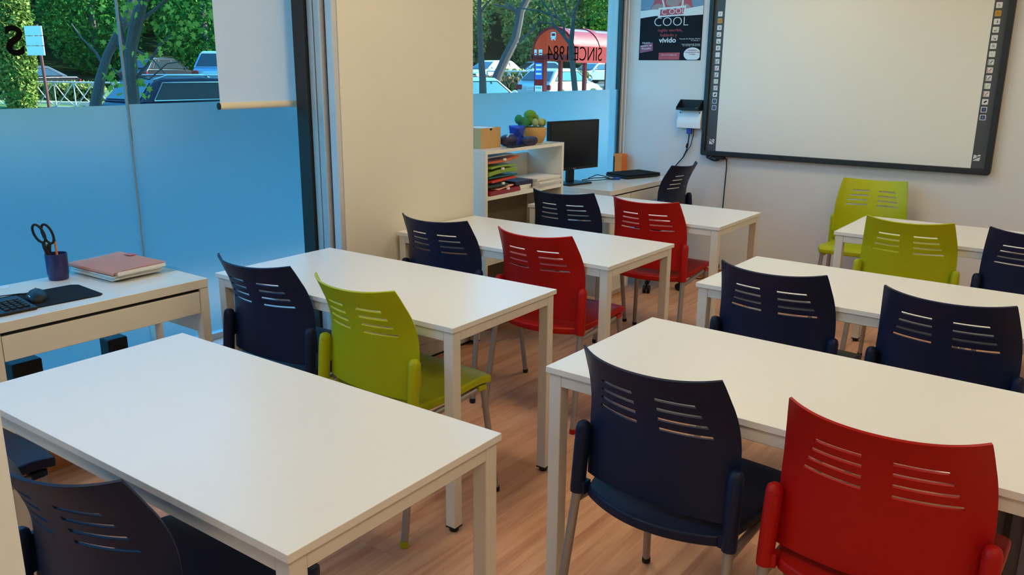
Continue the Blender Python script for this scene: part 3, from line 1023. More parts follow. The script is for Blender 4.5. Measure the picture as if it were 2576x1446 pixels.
# binder
bi = thing('orange_binder', 'orange box file standing on the far desk in the corner', 'binder', (-3.262, 5.765, DZ), R(-8))
b = new(); bb(b, -.030, .056, -.008, .062, 0, .150); obj('binder_case', b, M['binder'], bi, bevel=0.002, seg=1)
b = new(); bb(b, -.031, -.0302, -.004, .058, .005, .130); bb(b, -.026, -.014, -.0095, -.008, .005, .130); obj('dark_spine', b, M['black'], bi)
# cables on the desk
cbl = thing('cable_bundle', 'tangle of black cables between the monitor and the laptop', 'cable', (-3.105, 5.30, DZ))
b = new()
tube(b, [(-.12, -.10, .004), (-.06, -.04, .018), (0, .02, .020), (.01, .07, .006), (.03, .12, .006), (.02, .16, .008)], .0035, 8)
tube(b, [(-.10, -.14, .004), (-.02, -.06, .006), (.04, .00, .014), (.05, .06, .005), (.045, .12, .005)], .003, 8)
tube(b, [(-.14, .02, .004), (-.09, .06, .030), (-.05, .09, .022), (.00, .10, .006)], .003, 8)
obj('cable', b, M['black'], cbl, smooth=True)
b = new(); bb(b, .03, .065, .10, .142, .0, .014); obj('cable_plug', b, M['vga'], cbl, bevel=0.003)
b = new(); bb(b, .005, .03, .14, .185, .0, .010); obj('usb_plug', b, M['black'], cbl, bevel=0.002)

# ================================================================== bookcase
BX0, BX1, BY0, BY1, BZ = -3.285, -3.000, 3.785, 4.605, 1.078
bk = thing('bookcase', 'low white open bookcase between the cream column and the monitor', 'bookcase', ((BX0 + BX1) / 2, BY0, 0))
ox, oy = (BX0 + BX1) / 2, BY0


def bkb(x0, x1, y0, y1, z0, z1):
    b = new(); bb(b, x0 - ox, x1 - ox, y0 - oy, y1 - oy, z0, z1)
    return b


obj('side_panel', bkb(BX0, BX1, BY0, BY0 + .020, 0.012, BZ - .0205), M['desk'], bk)
obj('side_panel', bkb(BX0, BX1, BY1 - .022, BY1, 0.012, BZ), M['desk'], bk)
obj('top_panel', bkb(BX0, BX1, BY0, BY1 - .0225, BZ - .020, BZ), M['desk'], bk)
obj('shelf', bkb(BX0, BX1 - .002, BY0 + .0205, BY1 - .0225, .790, .812), M['desk'], bk)
obj('shelf', bkb(BX0, BX1 - .004, BY0 + .0205, BY1 - .0225, .400, .420), M['desk'], bk)
obj('shelf', bkb(BX0, BX1 - .004, BY0 + .0205, BY1 - .0225, .030, .050), M['desk'], bk)
obj('back_panel', bkb(BX0, BX0 + .010, BY0 + .0205, BY1 - .0225, .8125, 1.000), M['desk'], bk)
obj('back_panel', bkb(BX0, BX0 + .010, BY0 + .0205, BY1 - .0225, .0505, .7895), mat('brown_back', (.22, .18, .12), .7, noise=.05), bk)  # lower back panel, darker and browner than the one above
obj('plinth', bkb(BX0 + .01, BX1 - .006, BY0 + .005, BY1 - .005, 0, .0295), M['black'], bk)

TZ = BZ + .0005
# wooden box with a thumb notch
wb_ = thing('wooden_box', 'small light wood box with a notch, on top of the bookcase next to the column', 'box', (-3.170, 3.885, TZ))
b = new()
prism(b, [(0, 0), (.19, 0), (.19, .118), (.112, .118), (.110, .106), (.104, .100), (.092, .100), (.086, .106), (.084, .118), (0, .118)], .050, .056, 'x')
bb(b, -.12, -.114, 0, .19, 0, .118); bb(b, -.1139, .0499, 0, .006, 0, .118); bb(b, -.1139, .0499, .184, .19, 0, .118); bb(b, -.1139, .0499, .0061, .1839, 0, .006)
obj('box_walls', b, M['box_wood'], wb_)
b = new(); bb(b, -.1135, .0495, .0065, .1835, .113, .116); obj('box_lid', b, M['table_edge'], wb_)
# pouches and the blue boot shaped cushion
t = thing('navy_pouch', 'dark navy soft pouch beside the wooden box', 'pouch', (-3.105, 4.142, TZ), R(5))
b = new()
for v in blob(b, (0, 0, .034), (.046, .060, .036), 20, sq=.8):
    v.co.z = max(0, v.co.z)
obj('pouch_body', b, M['navy_cloth'], t, smooth=True)
b = new(); tube(b, [(.02, -.05, .056), (.015, -.015, .073), (0.01, .03, .071), (.0, .05, .058)], .007, 8, ry=.5); obj('zip', b, M['cyan_cloth'], t, smooth=True)
t = thing('phone', 'flat black phone at the front edge of the bookcase top', 'phone', (-3.030, 4.115, TZ), R(4))
b = new(); bb(b, -.022, .022, -.07, .07, 0, .010); obj('phone_body', b, M['black'], t, bevel=0.003)
b = new(); bb(b, -.018, .018, -.055, .055, .0101, .0108); obj('phone_screen', b, M['screen'], t)
t = thing('blue_bag', 'bright blue fabric bag standing on the bookcase top', 'bag', (-3.130, 4.262, TZ), R(10))
b = new()
rings = []
for z, rx, ry_ in ((0, .034, .042), (.02, .038, .046), (.05, .035, .044), (.08, .040, .053), (.106, .042, .058), (.113, .037, .053)):
    rings.append([b.verts.new((rx * math.copysign(abs(math.cos(a)) ** .6, math.cos(a)) + .004 * math.sin(3 * a + z * 40), ry_ * math.copysign(abs(math.sin(a)) ** .6, math.sin(a)) + .006 * math.sin(2 * a + z * 60), z + .006 * math.sin(2 * a) * (z > .07))) for a in [2 * math.pi * k / 24 for k in range(24)]])
for p, q in zip(rings, rings[1:]):
    for k in range(24):
        b.faces.new((p[k], p[(k + 1) % 24], q[(k + 1) % 24], q[k]))
b.faces.new(rings[0][::-1]); b.faces.new(rings[-1])
obj('bag_body', b, M['blue_cloth'], t, smooth=True)
b = new(); tube(b, [(.032, -.03, .075), (.040, 0, .05), (.034, .03, .02)], .007, 8); obj('bag_strap', b, M['blue_cloth'], t, smooth=True)
t = thing('navy_case', 'rounded navy glasses case in front of the wicker basket', 'case', (-3.042, 4.275, TZ), R(5))
b = new()
for v in blob(b, (0, 0, .026), (.032, .078, .028), 20, sq=.7):
    v.co.z = max(0, v.co.z)
obj('case_body', b, M['navy_cloth'], t, smooth=True)
b = new(); tube(b, [(.031, -.05, .026), (.033, 0, .026), (.031, .05, .026)], .002, 6); obj('case_seam', b, M['black'], t)
t = thing('green_card', 'pale green paper slip on the bookcase top', 'paper', (-3.030, 4.43, TZ), R(12))
b = new(); bb(b, -.022, .015, -.06, .07, 0, .0012); obj('card_sheet', b, mat('pale_green_card', (.45, .56, .40), .6, noise=.1, nscale=20), t)
b = new(); bb(b, .0, .010, -.02, .01, .0012, .0016); obj('card_print', b, M['plush_dark'], t)
bsk = thing('wicker_basket', 'round honey coloured basket on the bookcase top', 'basket', (-3.150, 4.450, TZ))
b = new(); lathe(b, [(.068, 0), (.082, .015), (.094, .05), (.092, .082), (.086, .098), (.080, .098), (.086, .08), (.088, .05), (.076, .018), (.0, .012)], 30); obj('basket_body', b, M['basket'], bsk, smooth=True)
b = new(); tube(b, [(.0, .088, .085), (.02, .108, .092), (.05, .095, .080)], .005, 8); obj('basket_handle', b, M['basket'], bsk, smooth=True)
for nm, lab, parts_ in (
    ('green_toy', 'dark green plush toy leaning out of the basket towards the column', [('toy_body', 'plush_dark', (-.01, -.075, .125), (.036, .050, .038)), ('toy_head', 'plush_dark', (-.01, -.128, .150), (.026, .030, .030))]),
    ('leafy_toy', 'leaf green plush toy lying on top of the basket', [('toy_body', 'plush_mid', (-.022, .010, .172), (.040, .042, .032)), ('toy_arm', 'plush_mid', (-.018, .056, .152), (.026, .036, .022)), ('toy_leg', 'plush_mid', (-.012, -.008, .136), (.028, .022, .032))]),
    ('pale_toy', 'pale lime plush toy at the front of the basket', [('toy_body', 'plush_light', (.050, .028, .130), (.022, .026, .028)), ('toy_foot', 'plush_light', (.048, -.030, .128), (.020, .020, .026)), ('toy_arm', 'plush_mid', (.040, .068, .124), (.022, .022, .024))])):
    t = thing(nm, lab, 'soft toy', (-3.150, 4.450, TZ))
    for pn_, mm_, c, r in parts_:
        b = new(); blob(b, c, r, 16, rz=.3, rx=.2); obj(pn_, b, M[mm_], t, smooth=True)


# stacks in the upper compartment
def folder(name, lab, ma, yc, w, x_front, depth, z, th, a=0.0, clip=None, tilt=0.0, droop=0.0, cat='folder'):
    t = thing(name, lab, cat, (x_front, yc, z), R(a))
    b = new()
    n = 8
    rows = []
    for i in range(n + 1):
        u = i / n
        row = []
        for j in range(n + 1):
            v = j / n
            row.append(b.verts.new((-depth * u, -w / 2 + w * v, tilt * v * w + droop * (4 * (v - .5) ** 2) * (1 - u) + th)))
        rows.append(row)
    for i in range(n):
        for j in range(n):
            b.faces.new((rows[i][j], rows[i + 1][j], rows[i + 1][j + 1], rows[i][j + 1]))
    bmesh.ops.recalc_face_normals(b, faces=b.faces[:])
    if b.faces[0].normal.z < 0:
        bmesh.ops.reverse_faces(b, faces=b.faces[:])
    top = b.faces[:]
    bmesh.ops.extrude_face_region(b, geom=top)
    for v in set(v for f in top for v in f.verts):
        v.co.z -= th
    obj('folder_body', b, ma, t, bevel=min(.003, th * .3), seg=2)
    if clip is not None:
        b = new(); box(b, (.004, clip, th + tilt * w * .5 + .002), (.012, .022, .014)); obj('closure', b, M['white'], t, bevel=0.002)
    return t


SZ = .8125
FX = BX1 - .012
folder('maroon_folder', 'dark red plastic wallet at the bottom of the left stack in the bookcase', M['f_maroon'], 3.992, .32, FX + .002, .22, SZ, .026, 3, .02)
folder('pink_paper_folder', 'narrow salmon card lying on the dark red wallet', M['f_pink'], 4.005, .19, FX - .004, .12, SZ + .0275, .006, 8, None, .05)
folder('bottle_green_folder', 'bottle green wallet above the dark red one', M['f_dark'], 3.915, .205, FX, .20, SZ + .046, .016, 0, .05)
folder('bright_red_folder', 'bright red folder sticking out of the middle of the left stack', M['f_red'], 3.985, .26, FX - .002, .16, SZ + .0730, .013, 4, None, .03)
folder('teal_folder', 'teal folder under the lime green wallet', M['f_teal'], 4.000, .30, FX - .02, .18, SZ + .095, .012, 2)
folder('lime_folder', 'lime green wallet in the left stack, with a white closure', M['f_lime'], 3.968, .28, FX, .22, SZ + .121, .024, 2, -.01, .03, -.008)
folder('lime_sleeve', 'second lime green wallet fanned out above the first one', M['f_lime'], 3.985, .29, FX - .004, .20, SZ + .162, .012, 7, None, -.02, -.006)
folder('orange_folder', 'orange plastic wallet near the top of the left stack', M['f_orange'], 3.975, .31, FX + .002, .20, SZ + .181, .013, 2, .0, .05, .008)
folder('clear_folder', 'grey translucent folder topping the left stack', M['f_grey'], 3.955, .27, FX - .015, .20, SZ + .217, .009, 2, None, .02)
t = thing('white_paper_stack', 'stack of white papers at the right of the bookcase shelf', 'papers', (FX + .004, 4.434, SZ))
for k in range(5):
    b = new(); prism(b, quad(-.095 + .008 * (k % 3), .004 * (k % 2), .20, .27 - .006 * (k % 2), R(2 * (k % 3) - 1)), .0115 * k, .0115 * k + .0105, 'z'); obj('paper_bundle', b, M['paper'], t)
t = thing('loose_papers', 'slumped sheaf of papers in the middle of the bookcase shelf', 'papers', (FX - .015, 4.222, SZ))
for k in range(3):
    b = new(); prism(b, quad(-.08, .0 + .004 * k, .16, .15 - .01 * k, R(8 - 5 * k)), .010 * k, .010 * k + .009, 'z'); obj('paper_bundle', b, M['paper'], t)
t = thing('navy_case_file', 'navy elastic file lying on the loose papers in the bookcase', 'file', (FX - .012, 4.205, SZ + .0325), R(0))
b = new(); prism(b, quad(-.06, 0, .12, .17, R(-3)), 0, .022, 'z'); obj('file_body', b, M['navy_cloth'], t, bevel=0.003)
b = new(); bb(b, .0005, .003, .070, .080, -.026, .018); obj('file_strap', b, M['navy_cloth'], t)

# ================================================================== interactive whiteboard
WBX0, WBX1, WBZ0, WBZ1 = -2.597, -0.705, 0.930, 2.235
wbd = thing('interactive_whiteboard', 'large interactive whiteboard with black frame on the front wall', 'whiteboard', ((WBX0 + WBX1) / 2, FY, WBZ0))
hw, hh = (WBX1 - WBX0) / 2, WBZ1 - WBZ0


def rrect(x0, x1, z0, z1, r, n=5):
    p = []
    for cx, cz, a0 in ((x1 - r, z0 + r, -90), (x1 - r, z1 - r, 0), (x0 + r, z1 - r, 90), (x0 + r, z0 + r, 180)):
        for k in range(n + 1):
            a = R(a0 + 90 * k / n)
            p.append((cx + r * math.cos(a), cz + r * math.sin(a)))
    return p


b = new(); prism(b, rrect(-hw, hw, 0, hh, .022), -.020, -.001, 'y'); obj('backing', b, M['board_frame'], wbd)
b = new()
for q in ((-hw, hw, 0, .036), (-hw, hw, hh - .036, hh)):
    prism(b, rrect(q[0], q[1], q[2], q[3], .017), -.045, -.0202, 'y')
for q in ((-hw, -hw + .034, .018, hh - .018), (hw - .034, hw, .018, hh - .018)):
    prism(b, rrect(q[0], q[1], q[2], q[3], .010), -.0448, -.0203, 'y')
obj('frame', b, M['board_frame'], wbd, bevel=0.004)
sw_ = .077
b = new(); bb(b, -hw + .034 + sw_, hw - .034 - sw_, -.026, -.0205, .036, hh - .036); obj('writing_surface', b, M['board_screen'], wbd)
for s in (-1, 1):
    b = new(); x0, x1 = (-hw + .034, -hw + .0338 + sw_) if s < 0 else (hw - .0338 - sw_, hw - .034)
    bb(b, x0, x1, -.027, -.0205, .0362, hh - .0362)
    st = obj('icon_strip', b, M['board_strip'], wbd)
    cx = (-2.519 if s < 0 else -0.790) - (WBX0 + WBX1) / 2
    kinds = ['page', 'yellow', 'arrow_dn', 'arrow_l', 'arrow_r', 'spot', 'page', 'pen_k', 'pen_r', 'pen_k', 'pen_g', 'pen_m', 'erase', 'n1', 'n2']
    for k, kd in enumerate(kinds):
        cz = 1.921 - .0462 * k - WBZ0
        b = new(); prism(b, rrect(cx - .0165, cx + .0165, cz - .0165, cz + .0165, .004, 3), -.0282, -.0271, 'y')
        ic = obj('icon_button', b, M['icon_yellow'] if kd == 'yellow' else M['icon_white'], st)
        b = new()
        y = -.0287
        mm_ = M['icon_dark']
        if kd == 'page':
            box(b, (cx - .003, y, cz + .003), (.009, .001, .002)); box(b, (cx, y, cz - .003), (.002, .001, .009)); mm_ = M['icon_grey'] if k else M['icon_dark']
        elif kd == 'yellow':
            prism(b, rrect(cx - .011, cx + .011, cz - .010, cz + .010, .002, 2), y - .0005, y + .0004, 'y'); mm_ = mat('icon_gold', (.42, .22, .01), .5, noise=.1)
        elif kd.startswith('arrow'):
            if kd == 'arrow_dn':
                box(b, (cx + .003, y, cz + .002), (.003, .001, .012)); prism(b, [(cx - .002, cz - .002), (cx + .008, cz - .002), (cx + .003, cz - .009)], y - .0005, y + .0005, 'y')
            else:
                q = -1 if kd == 'arrow_l' else 1
                box(b, (cx, y, cz - .006), (.012, .001, .002)); prism(b, [(cx + q * .002, cz - .011), (cx + q * .002, cz - .001), (cx + q * .010, cz - .006)], y - .0005, y + .0005, 'y')
                box(b, (cx - .004 * q, y, cz + .002), (.0015, .001, .012))
        elif kd == 'spot':
            prism(b, [(cx + .009 * math.cos(a), cz + .009 * math.sin(a)) for a in [R(60 * i) for i in range(6)]], y - .0005, y + .0005, 'y'); mm_ = M['icon_grey']
        elif kd.startswith('pen'):
            mm_ = {'k': M['icon_dark'], 'r': M['icon_red'], 'g': M['icon_green'], 'm': M['icon_red']}[kd[-1]]
            box(b, (cx + .003, y, cz + .002), (.020, .001, .004), 0, 0, R(-48)); box(b, (cx - .013, y, cz - .001), (.003, .001, .026)); box(b, (cx - .001, y, cz - .011), (.018, .001, .002))
        elif kd == 'erase':
            box(b, (cx + .002, y, cz + .001), (.016, .001, .009), 0, 0, R(-30)); box(b, (cx - .004, y, cz - .005), (.006, .001, .006), 0, 0, R(-30))
        else:
            prism(b, rrect(cx - .0125, cx + .0125, cz - .0125, cz + .0125, .003, 2), y - .0002, y + .0004, 'y'); mm_ = M['icon_blue']
        io = obj('icon_symbol', b, mm_, ic)
        if kd in ('n1', 'n2'):
            text_obj('icon_number', kd[1], .014, M['icon_white'], io.parent, (cx, -.0294, cz), (R(90), 0, 0), depth=.0002)
    cz = 1.031 - WBZ0
    b = new(); prism(b, [(cx - .020, cz - .018), (cx + .016, cz - .018), (cx + .020, cz + .018), (cx + .008, cz + .020), (cx + .002, cz + .012), (cx - .012, cz + .018), (cx - .018, cz + .018)], -.0282, -.0271, 'y')
    lg_ = obj('logo', b, M['icon_white'], st)
    b = new(); box(b, (cx, -.0287, cz - .001), (.046, .001, .005), 0, 0, R(40) if s < 0 else R(-30)); box(b, (cx + .004, -.0287, cz + .008), (.018, .001, .003)); obj('logo_stroke', b, M['icon_dark'], lg_)

# control box left of the board
cb = thing('wall_control_box', 'white wall box with black pen tray left of the whiteboard', 'control box', (-2.702, FY, 1.12))
b = new(); prism(b, [(-.001, .0), (-.050, .0), (-.054, .05), (-.030, .128), (-.001, .128)], -.094, .094, 'x'); obj('box_housing', b, M['white'], cb, bevel=0.003)
b = new(); bb(b, -.09, .09, -.085, -.001, .132, .137); bb(b, -.09, .09, -.010, -.001, .137, .205); prism(b, [(-.0101, .1371), (-.0101, .205), (-.016, .205), (-.085, .152), (-.085, .1371)], -.09, -.086, 'x'); prism(b, [(-.0101, .1371), (-.0101, .205), (-.016, .205), (-.085, .152), (-.085, .1371)], .086, .09, 'x'); bb(b, -.0849, .0849, -.085, -.080, .137, .150)
obj('pen_tray', b, M['black'], cb)
for sx in (-.075, .078):
    b = new(); tube(b, [(sx, -.036, .112), (sx, -.042, .113)], .004, 10); obj('screw', b, M['black'], cb)
kk = thing('key_bunch', 'bunch of silver keys lying in the black tray beside the whiteboard', 'keys', (-2.648, FY - .045, 1.2575))
b = new()
tube(b, [(.012 * math.cos(a), .012 * math.sin(a), .004) for a in [R(30 * i) for i in range(13)]], .0014, 6)
obj('key_ring', b, M['keys'], kk, smooth=True)
for a in (20, 75, 140, 200):
    b = new(); box(b, (.018 * math.cos(R(a)), .012 * math.sin(R(a)), .008), (.034, .008, .002), R(a), 0, R(14)); blob(b, (.004 * math.cos(R(a)), .003 * math.sin(R(a)), .010), (.008, .008, .0015), 8); obj('key', b, M['keys'], kk)
vg = thing('vga_cable', 'black cables with a blue plug hanging from the white wall box', 'cable', (-2.698, FY, 1.12))
b = new(); bb(b, -.022, .016, -.038, -.016, -.042, -.001); obj('blue_plug', b, M['vga'], vg, bevel=0.003)
b = new(); tube(b, [(-.003, -.027, -.042), (-.006, -.026, -.09), (-.018, -.022, -.16), (-.045, -.02, -.22), (-.105, -.02, -.29), (-.13, -.03, -.33), (-.15, -.035, -.364)], .0042, 8); tube(b, [(-.012, -.0245, -.115), (-.018, -.0235, -.145)], .009, 10)
obj('cable', b, M['black'], vg, smooth=True)
b = new(); tube(b, [(.030, -.027, -.001), (.030, -.026, -.05), (.012, -.024, -.13), (-.025, -.022, -.185), (-.04, -.021, -.215), (-.10, -.026, -.287), (-.14, -.03, -.340), (-.165, -.04, -.3655)], .003, 8); obj('cable', b, M['black'], vg, smooth=True)
cu = thing('coiled_cable', 'small coil of black cable under the lower left corner of the whiteboard', 'cable', (-2.50, FY - .02, .915))
b = new()
for k, (rx, rz_, ox_, oz_) in enumerate(((.045, .016, 0, 0), (.038, .014, .012, -.006), (.030, .012, -.02, .004))):
    tube(b, [(ox_ + rx * math.cos(a), -.006 * k, oz_ + rz_ * math.sin(a)) for a in [R(20 * i) for i in range(19)]], .004, 8)
bb(b, .02, .085, -.018, .010, -.008, .012)
obj('cable', b, M['black'], cu, smooth=True)
pcord = thing('hanging_cord', 'thin black cord hanging from the whiteboard down to the floor socket', 'cord', (-2.40, FY - .012, 0))
b = new(); tube(b, [(-.02, -.004, .932), (.0, -.004, .905), (.004, -.004, .85), (.0, -.004, .70), (-.004, -.004, .50), (-.008, -.006, .33), (-.012, -.004, .22), (-.006, -.002, .14), (-.02, -.004, .115)], .0042, 8); obj('cord', b, M['black'], pcord, smooth=True)
b = new(); bb(b, -.045, .0, -.024, .010, .092, .122); obj('plug', b, M['black'], pcord, bevel=0.004)
tag(obj('floor_cord', (lambda b: (tube(b, [(-2.44, 5.845, .10), (-2.46, 5.82, .02), (-2.52, 5.79, .006), (-2.60, 5.80, .006), (-2.66, 5.83, .006)], .004, 8), b)[1])(new()), M['black'], smooth=True), 'black cord lying on the floor along the front wall', 'cord')

# poster
po = thing('poster', 'dark language school poster on the front wall left of the whiteboard', 'poster', (-2.912, FY, 1.606))
PW, PH = .252, .82
po.scale = (1, 1, .86)
b = new(); bb(b, -PW, PW, -.003, -.0005, 0, PH); obj('poster_sheet', b, M['p_dark'], po)


def patch(name, poly, ma, lay, parent=po):
    b = new(); prism(b, poly, -.003 - .0004 * lay - .0004, -.003 - .0004 * lay, 'y')
    return obj(name, b, ma, parent)


patch('photo_area', [(-PW, .42), (PW, .425), (PW, PH), (-PW, PH)], M['p_blue'], 1)
patch('red_jacket', [(-.17, .42), (-.10, .60), (-.04, .66), (.09, .66), (.13, .58), (.17, .43)], M['p_red'], 2)
patch('portrait_hands', [(-.165, .42), (-.15, .455), (-.11, .47), (-.07, .455), (-.05, .42)], M['p_skin'], 3)
patch('portrait_hand', [(.09, .42), (.10, .46), (.13, .455), (.165, .42)], M['p_skin'], 3)
patch('portrait_face', [(-.045 + .0, .47), (-.03, .45), (.01, .442), (.055, .45), (.075, .48), (.08, .60), (-.05, .60)], M['p_skin'], 4)
patch('pearl_string', [(-.062, .43), (-.082, .50), (-.078, .56), (-.066, .56), (-.068, .50), (-.048, .43)], M['p_pearl'], 5)
patch('pearl_string', [(.078, .43), (.082, .50), (.080, .56), (.092, .56), (.096, .50), (.094, .43)], M['p_pearl'], 5)
patch('white_wave', [(-PW, .352), (-.13, .368), (.0, .37), (.12, .362), (PW, .368), (PW, .440), (.12, .420), (0, .418), (-.13, .422), (-PW, .415)], M['p_white'], 6)
sg = patch('hanging_sign', [(-.106, .355), (.112, .366), (.117, .446), (-.104, .432)], M['p_white'], 7)
patch('sign_panel', [(-.090, .368), (.100, .377), (.103, .428), (-.088, .418)], M['p_red'], 8, po)
RP = (R(90), 0, 0)
text_obj('poster_lettering', 'C OOL', .062, M['p_white'], po, (.018, -.0076, .399), (R(90), R(-3), 0), depth=.0003, offset=-.0005)
text_obj('poster_lettering', 'COOL', .105, M['p_white'], po, (.002, -.0050, .315), RP, depth=.0003, offset=-.0018, sx=.95)
text_obj('poster_lettering', 'inglés escrito,', .036, M['p_red'], po, (-.002, -.0050, .248), RP, depth=.0003)
text_obj('poster_lettering', 'hablado y', .036, M['p_red'], po, (-.012, -.0050, .208), RP, depth=.0003)
text_obj('poster_lettering', 'vivido', .058, M['p_white'], po, (-.018, -.0050, .165), RP, depth=.0003, offset=.0012)
patch('purple_flash', [(-.245, .060), (-.135, .080), (-.140, .150), (-.245, .122)], M['p_purple'], 1)
text_obj('poster_lettering', 'Nuevo\ncentro en\nPozuelo', .024, M['p_white'], po, (-.192, -.0052, .122), (R(90), R(-4), 0), depth=.0003)
patch('red_panel', [(-.085, .004), (.083, .004), (.086, .064), (-.085, .062)], M['p_red'], 1)
text_obj('poster_lettering', 'www.centroingles.net', .0145, M['p_white'], po, (0, -.0052, .044), RP, depth=.0003)
text_obj('poster_lettering', 'Pozuelo de Alarcón, Madrid\nC/ Atenas, 1', .0145, M['p_white'], po, (.243, -.0050, .168), RP, align='RIGHT', depth=.0003)
text_obj('poster_lettering', 'Centro Empresarial, Pozuelo\n911 727 326 - 699 667 672', .0125, M['p_white'], po, (.243, -.0050, .125), RP, align='RIGHT', depth=.0003)
patch('white_oval', [(.245 if c > .245 else c, max(.004, .050 + .055 * math.sin(a))) for c, a in [(.185 + .068 * math.cos(R(12 * i)), R(12 * i)) for i in range(30)]], M['p_white'], 1)
text_obj('poster_lettering', 'Identifícate\ncomo alumno del\nColegio', .0165, M['p_red'], po, (.186, -.0052, .066), RP, depth=.0003)

# dark upright heater under the right hand table
ht = thing('heater', 'grey upright panel heater in the shadow just beyond the nearest right hand table', 'heater', (-.105, 2.625, 0), R(0))
b = new(); bb(b, -.09, .10, -.05, .05, .04, .60); obj('heater_body', b, mat('heater_grey', (.10, .10, .12), .5, noise=.05), ht, bevel=0.01)
for k in range(4):
    b = new(); bb(b, -.085 + .05 * k, -.068 + .05 * k, -.062, -.051, .06, .58); obj('heater_fin', b, M['black'] if k % 2 else mat('fin_grey', (.16, .16, .19), .5, noise=.05), ht)
b = new(); bb(b, -.10, .11, -.09, .09, 0, .04); obj('heater_foot', b, M['black'], ht)


# ================================================================== outdoors
def spot(u, v, d):
    """world point seen at (u, v), d metres ahead of the camera"""
    return Vector((0, 0, CAM_H)) + d * (fw + r2 * ((u - W / 2) / F_PX) + d2 * ((v - H / 2) / F_PX))


def ground(u, d):
    p = spot(u, 170, d)
    return Vector((p.x, p.y, OZ))


OZ = -0.15
b = new(); bb(b, -9.0, GX - .16, -40, 60, OZ - .3, OZ); struct('pavement', b, M['pave'])
b = new(); bb(b, -60, -9.0, -40, 90, OZ - .3, OZ - .02); struct('street', b, M['asphalt'])
b = new(); bb(b, -16.4, -9.0, 13, 60, OZ - .3, OZ + .005); struct('bounce_pavement', b, M['curb'])  # pale slab added to bounce light and brighten the far frosted film
b = new(); bb(b, -24, -16.6, 21, 36, OZ - .3, .10); struct('parking_lane', b, M['asphalt'])
# rising park behind the street
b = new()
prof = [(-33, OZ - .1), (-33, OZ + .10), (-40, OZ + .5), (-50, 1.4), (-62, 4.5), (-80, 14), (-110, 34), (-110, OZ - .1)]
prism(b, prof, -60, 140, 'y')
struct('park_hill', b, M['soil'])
b = new(); prism(b, [(-33, OZ + .11), (-40, OZ + .515), (-40, OZ + .53), (-33, OZ + .125)], -60, 140, 'y')
struct('lawn', b, M['grass'])
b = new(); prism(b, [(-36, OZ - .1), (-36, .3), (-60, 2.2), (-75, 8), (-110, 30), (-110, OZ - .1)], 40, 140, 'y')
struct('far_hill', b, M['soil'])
b = new(); prism(b, [(80, OZ - .1), (86, 1.0), (100, 8), (125, 30), (150, 55), (150, OZ - .1)], -110, 30, 'x'); struct('back_hill', b, M['soil'])
b = new(); q_ = [ground(u_, d_) for u_, d_ in ((1000, 50.8), (1750, 50.8), (1750, 68.5), (1000, 68.5))]
prism(b, [(v_.x, v_.y) for v_ in q_], OZ - .02, .50, 'z'); struct('upper_road', b, M['asphalt'])
# facade of the own building, above and beside the shop window
b = new(); bb(b, GX - .35, GX - .15, -12, 36, 2.75, 21); struct('shade_facade', b, M['ground_grey'])  # out of view; height and length stretched so its shadow covers the street


def leaf_bm(center, rad, n, size, seed, flat=.3, shell=.55):
    rnd = random.Random(seed)
    b = new()
    c = Vector(center)
    for _ in range(n):
        while True:
            q = Vector((rnd.uniform(-1, 1), rnd.uniform(-1, 1), rnd.uniform(-1, 1)))
            if shell < q.length < 1:
                break
        p = c + Vector((q.x * rad[0], q.y * rad[1], q.z * rad[2]))
        s = size * rnd.uniform(.6, 1.4)
        nrm = Vector((rnd.gauss(0, 1), rnd.gauss(0, 1), rnd.gauss(0, 1) + flat)).normalized()
        u, v = ring_frame(nrm)
        a = rnd.uniform(0, 6.28)
        u, v = math.cos(a) * u + math.sin(a) * v, -math.sin(a) * u + math.cos(a) * v
        vs = [b.verts.new(p + s * (x * u + y * v) + nrm * s * w_) for x, y, w_ in ((0, -.6, 0), (.38, 0, .12), (0, .7, 0), (-.38, 0, .12))]
        b.faces.new((vs[0], vs[1], vs[2]))
        b.faces.new((vs[0], vs[2], vs[3]))
    return b


def crown_tree(name, lab, base, h, crad, n, size, leaf, seed, trunk_r=.15, lean=(0, 0), group=None, low=.25):
    t = thing(name, lab, 'tree', base, 0, group)
    b = new(); leaf_bm_ = leaf_bm((lean[0], lean[1], h - crad[2]), crad, n, size, seed); b.free()
    obj('crown', leaf_bm_, leaf, t)
    b = new(); tube(b, [(0, 0, -.3), (lean[0] * .4, lean[1] * .4, h * .4), (lean[0], lean[1], h * .85)], [trunk_r, trunk_r * .8, trunk_r * .3], 8); obj('trunk', b, M['bark'], t, smooth=True)
    return t


rnd = random.Random(5)
# grove behind, left window
k = 0
right_dir = Vector((rt.x, rt.y, 0)).normalized()
fwd_dir = Vector((fw.x, fw.y, 0)).normalized()


def grove(name, lab, grp, rows, leaves, seed, gap=2.3):
    rr = random.Random(seed)
    q = 0
    for d, u0, u1, r, h, z in rows:
        lat0, lat1 = (u0 - W / 2) * d / F_PX, (u1 - W / 2) * d / F_PX
        nn = max(1, int((lat1 - lat0) / (gap * r)))
        for i in range(nn + 1):
            p = fwd_dir * d + right_dir * (lat0 + gap * r * (i + (.5 if d in (77, 76, 54) else 0)))
            hh_ = h * rr.uniform(.88, 1.1)
            crown_tree(name, lab, (p.x, p.y, z), hh_, (r, r, hh_ * .46), int(2300 + 700 * r), .085 * r, M[rr.choice(leaves)], seed * 100 + q, .22, group=grp)
            q += 1


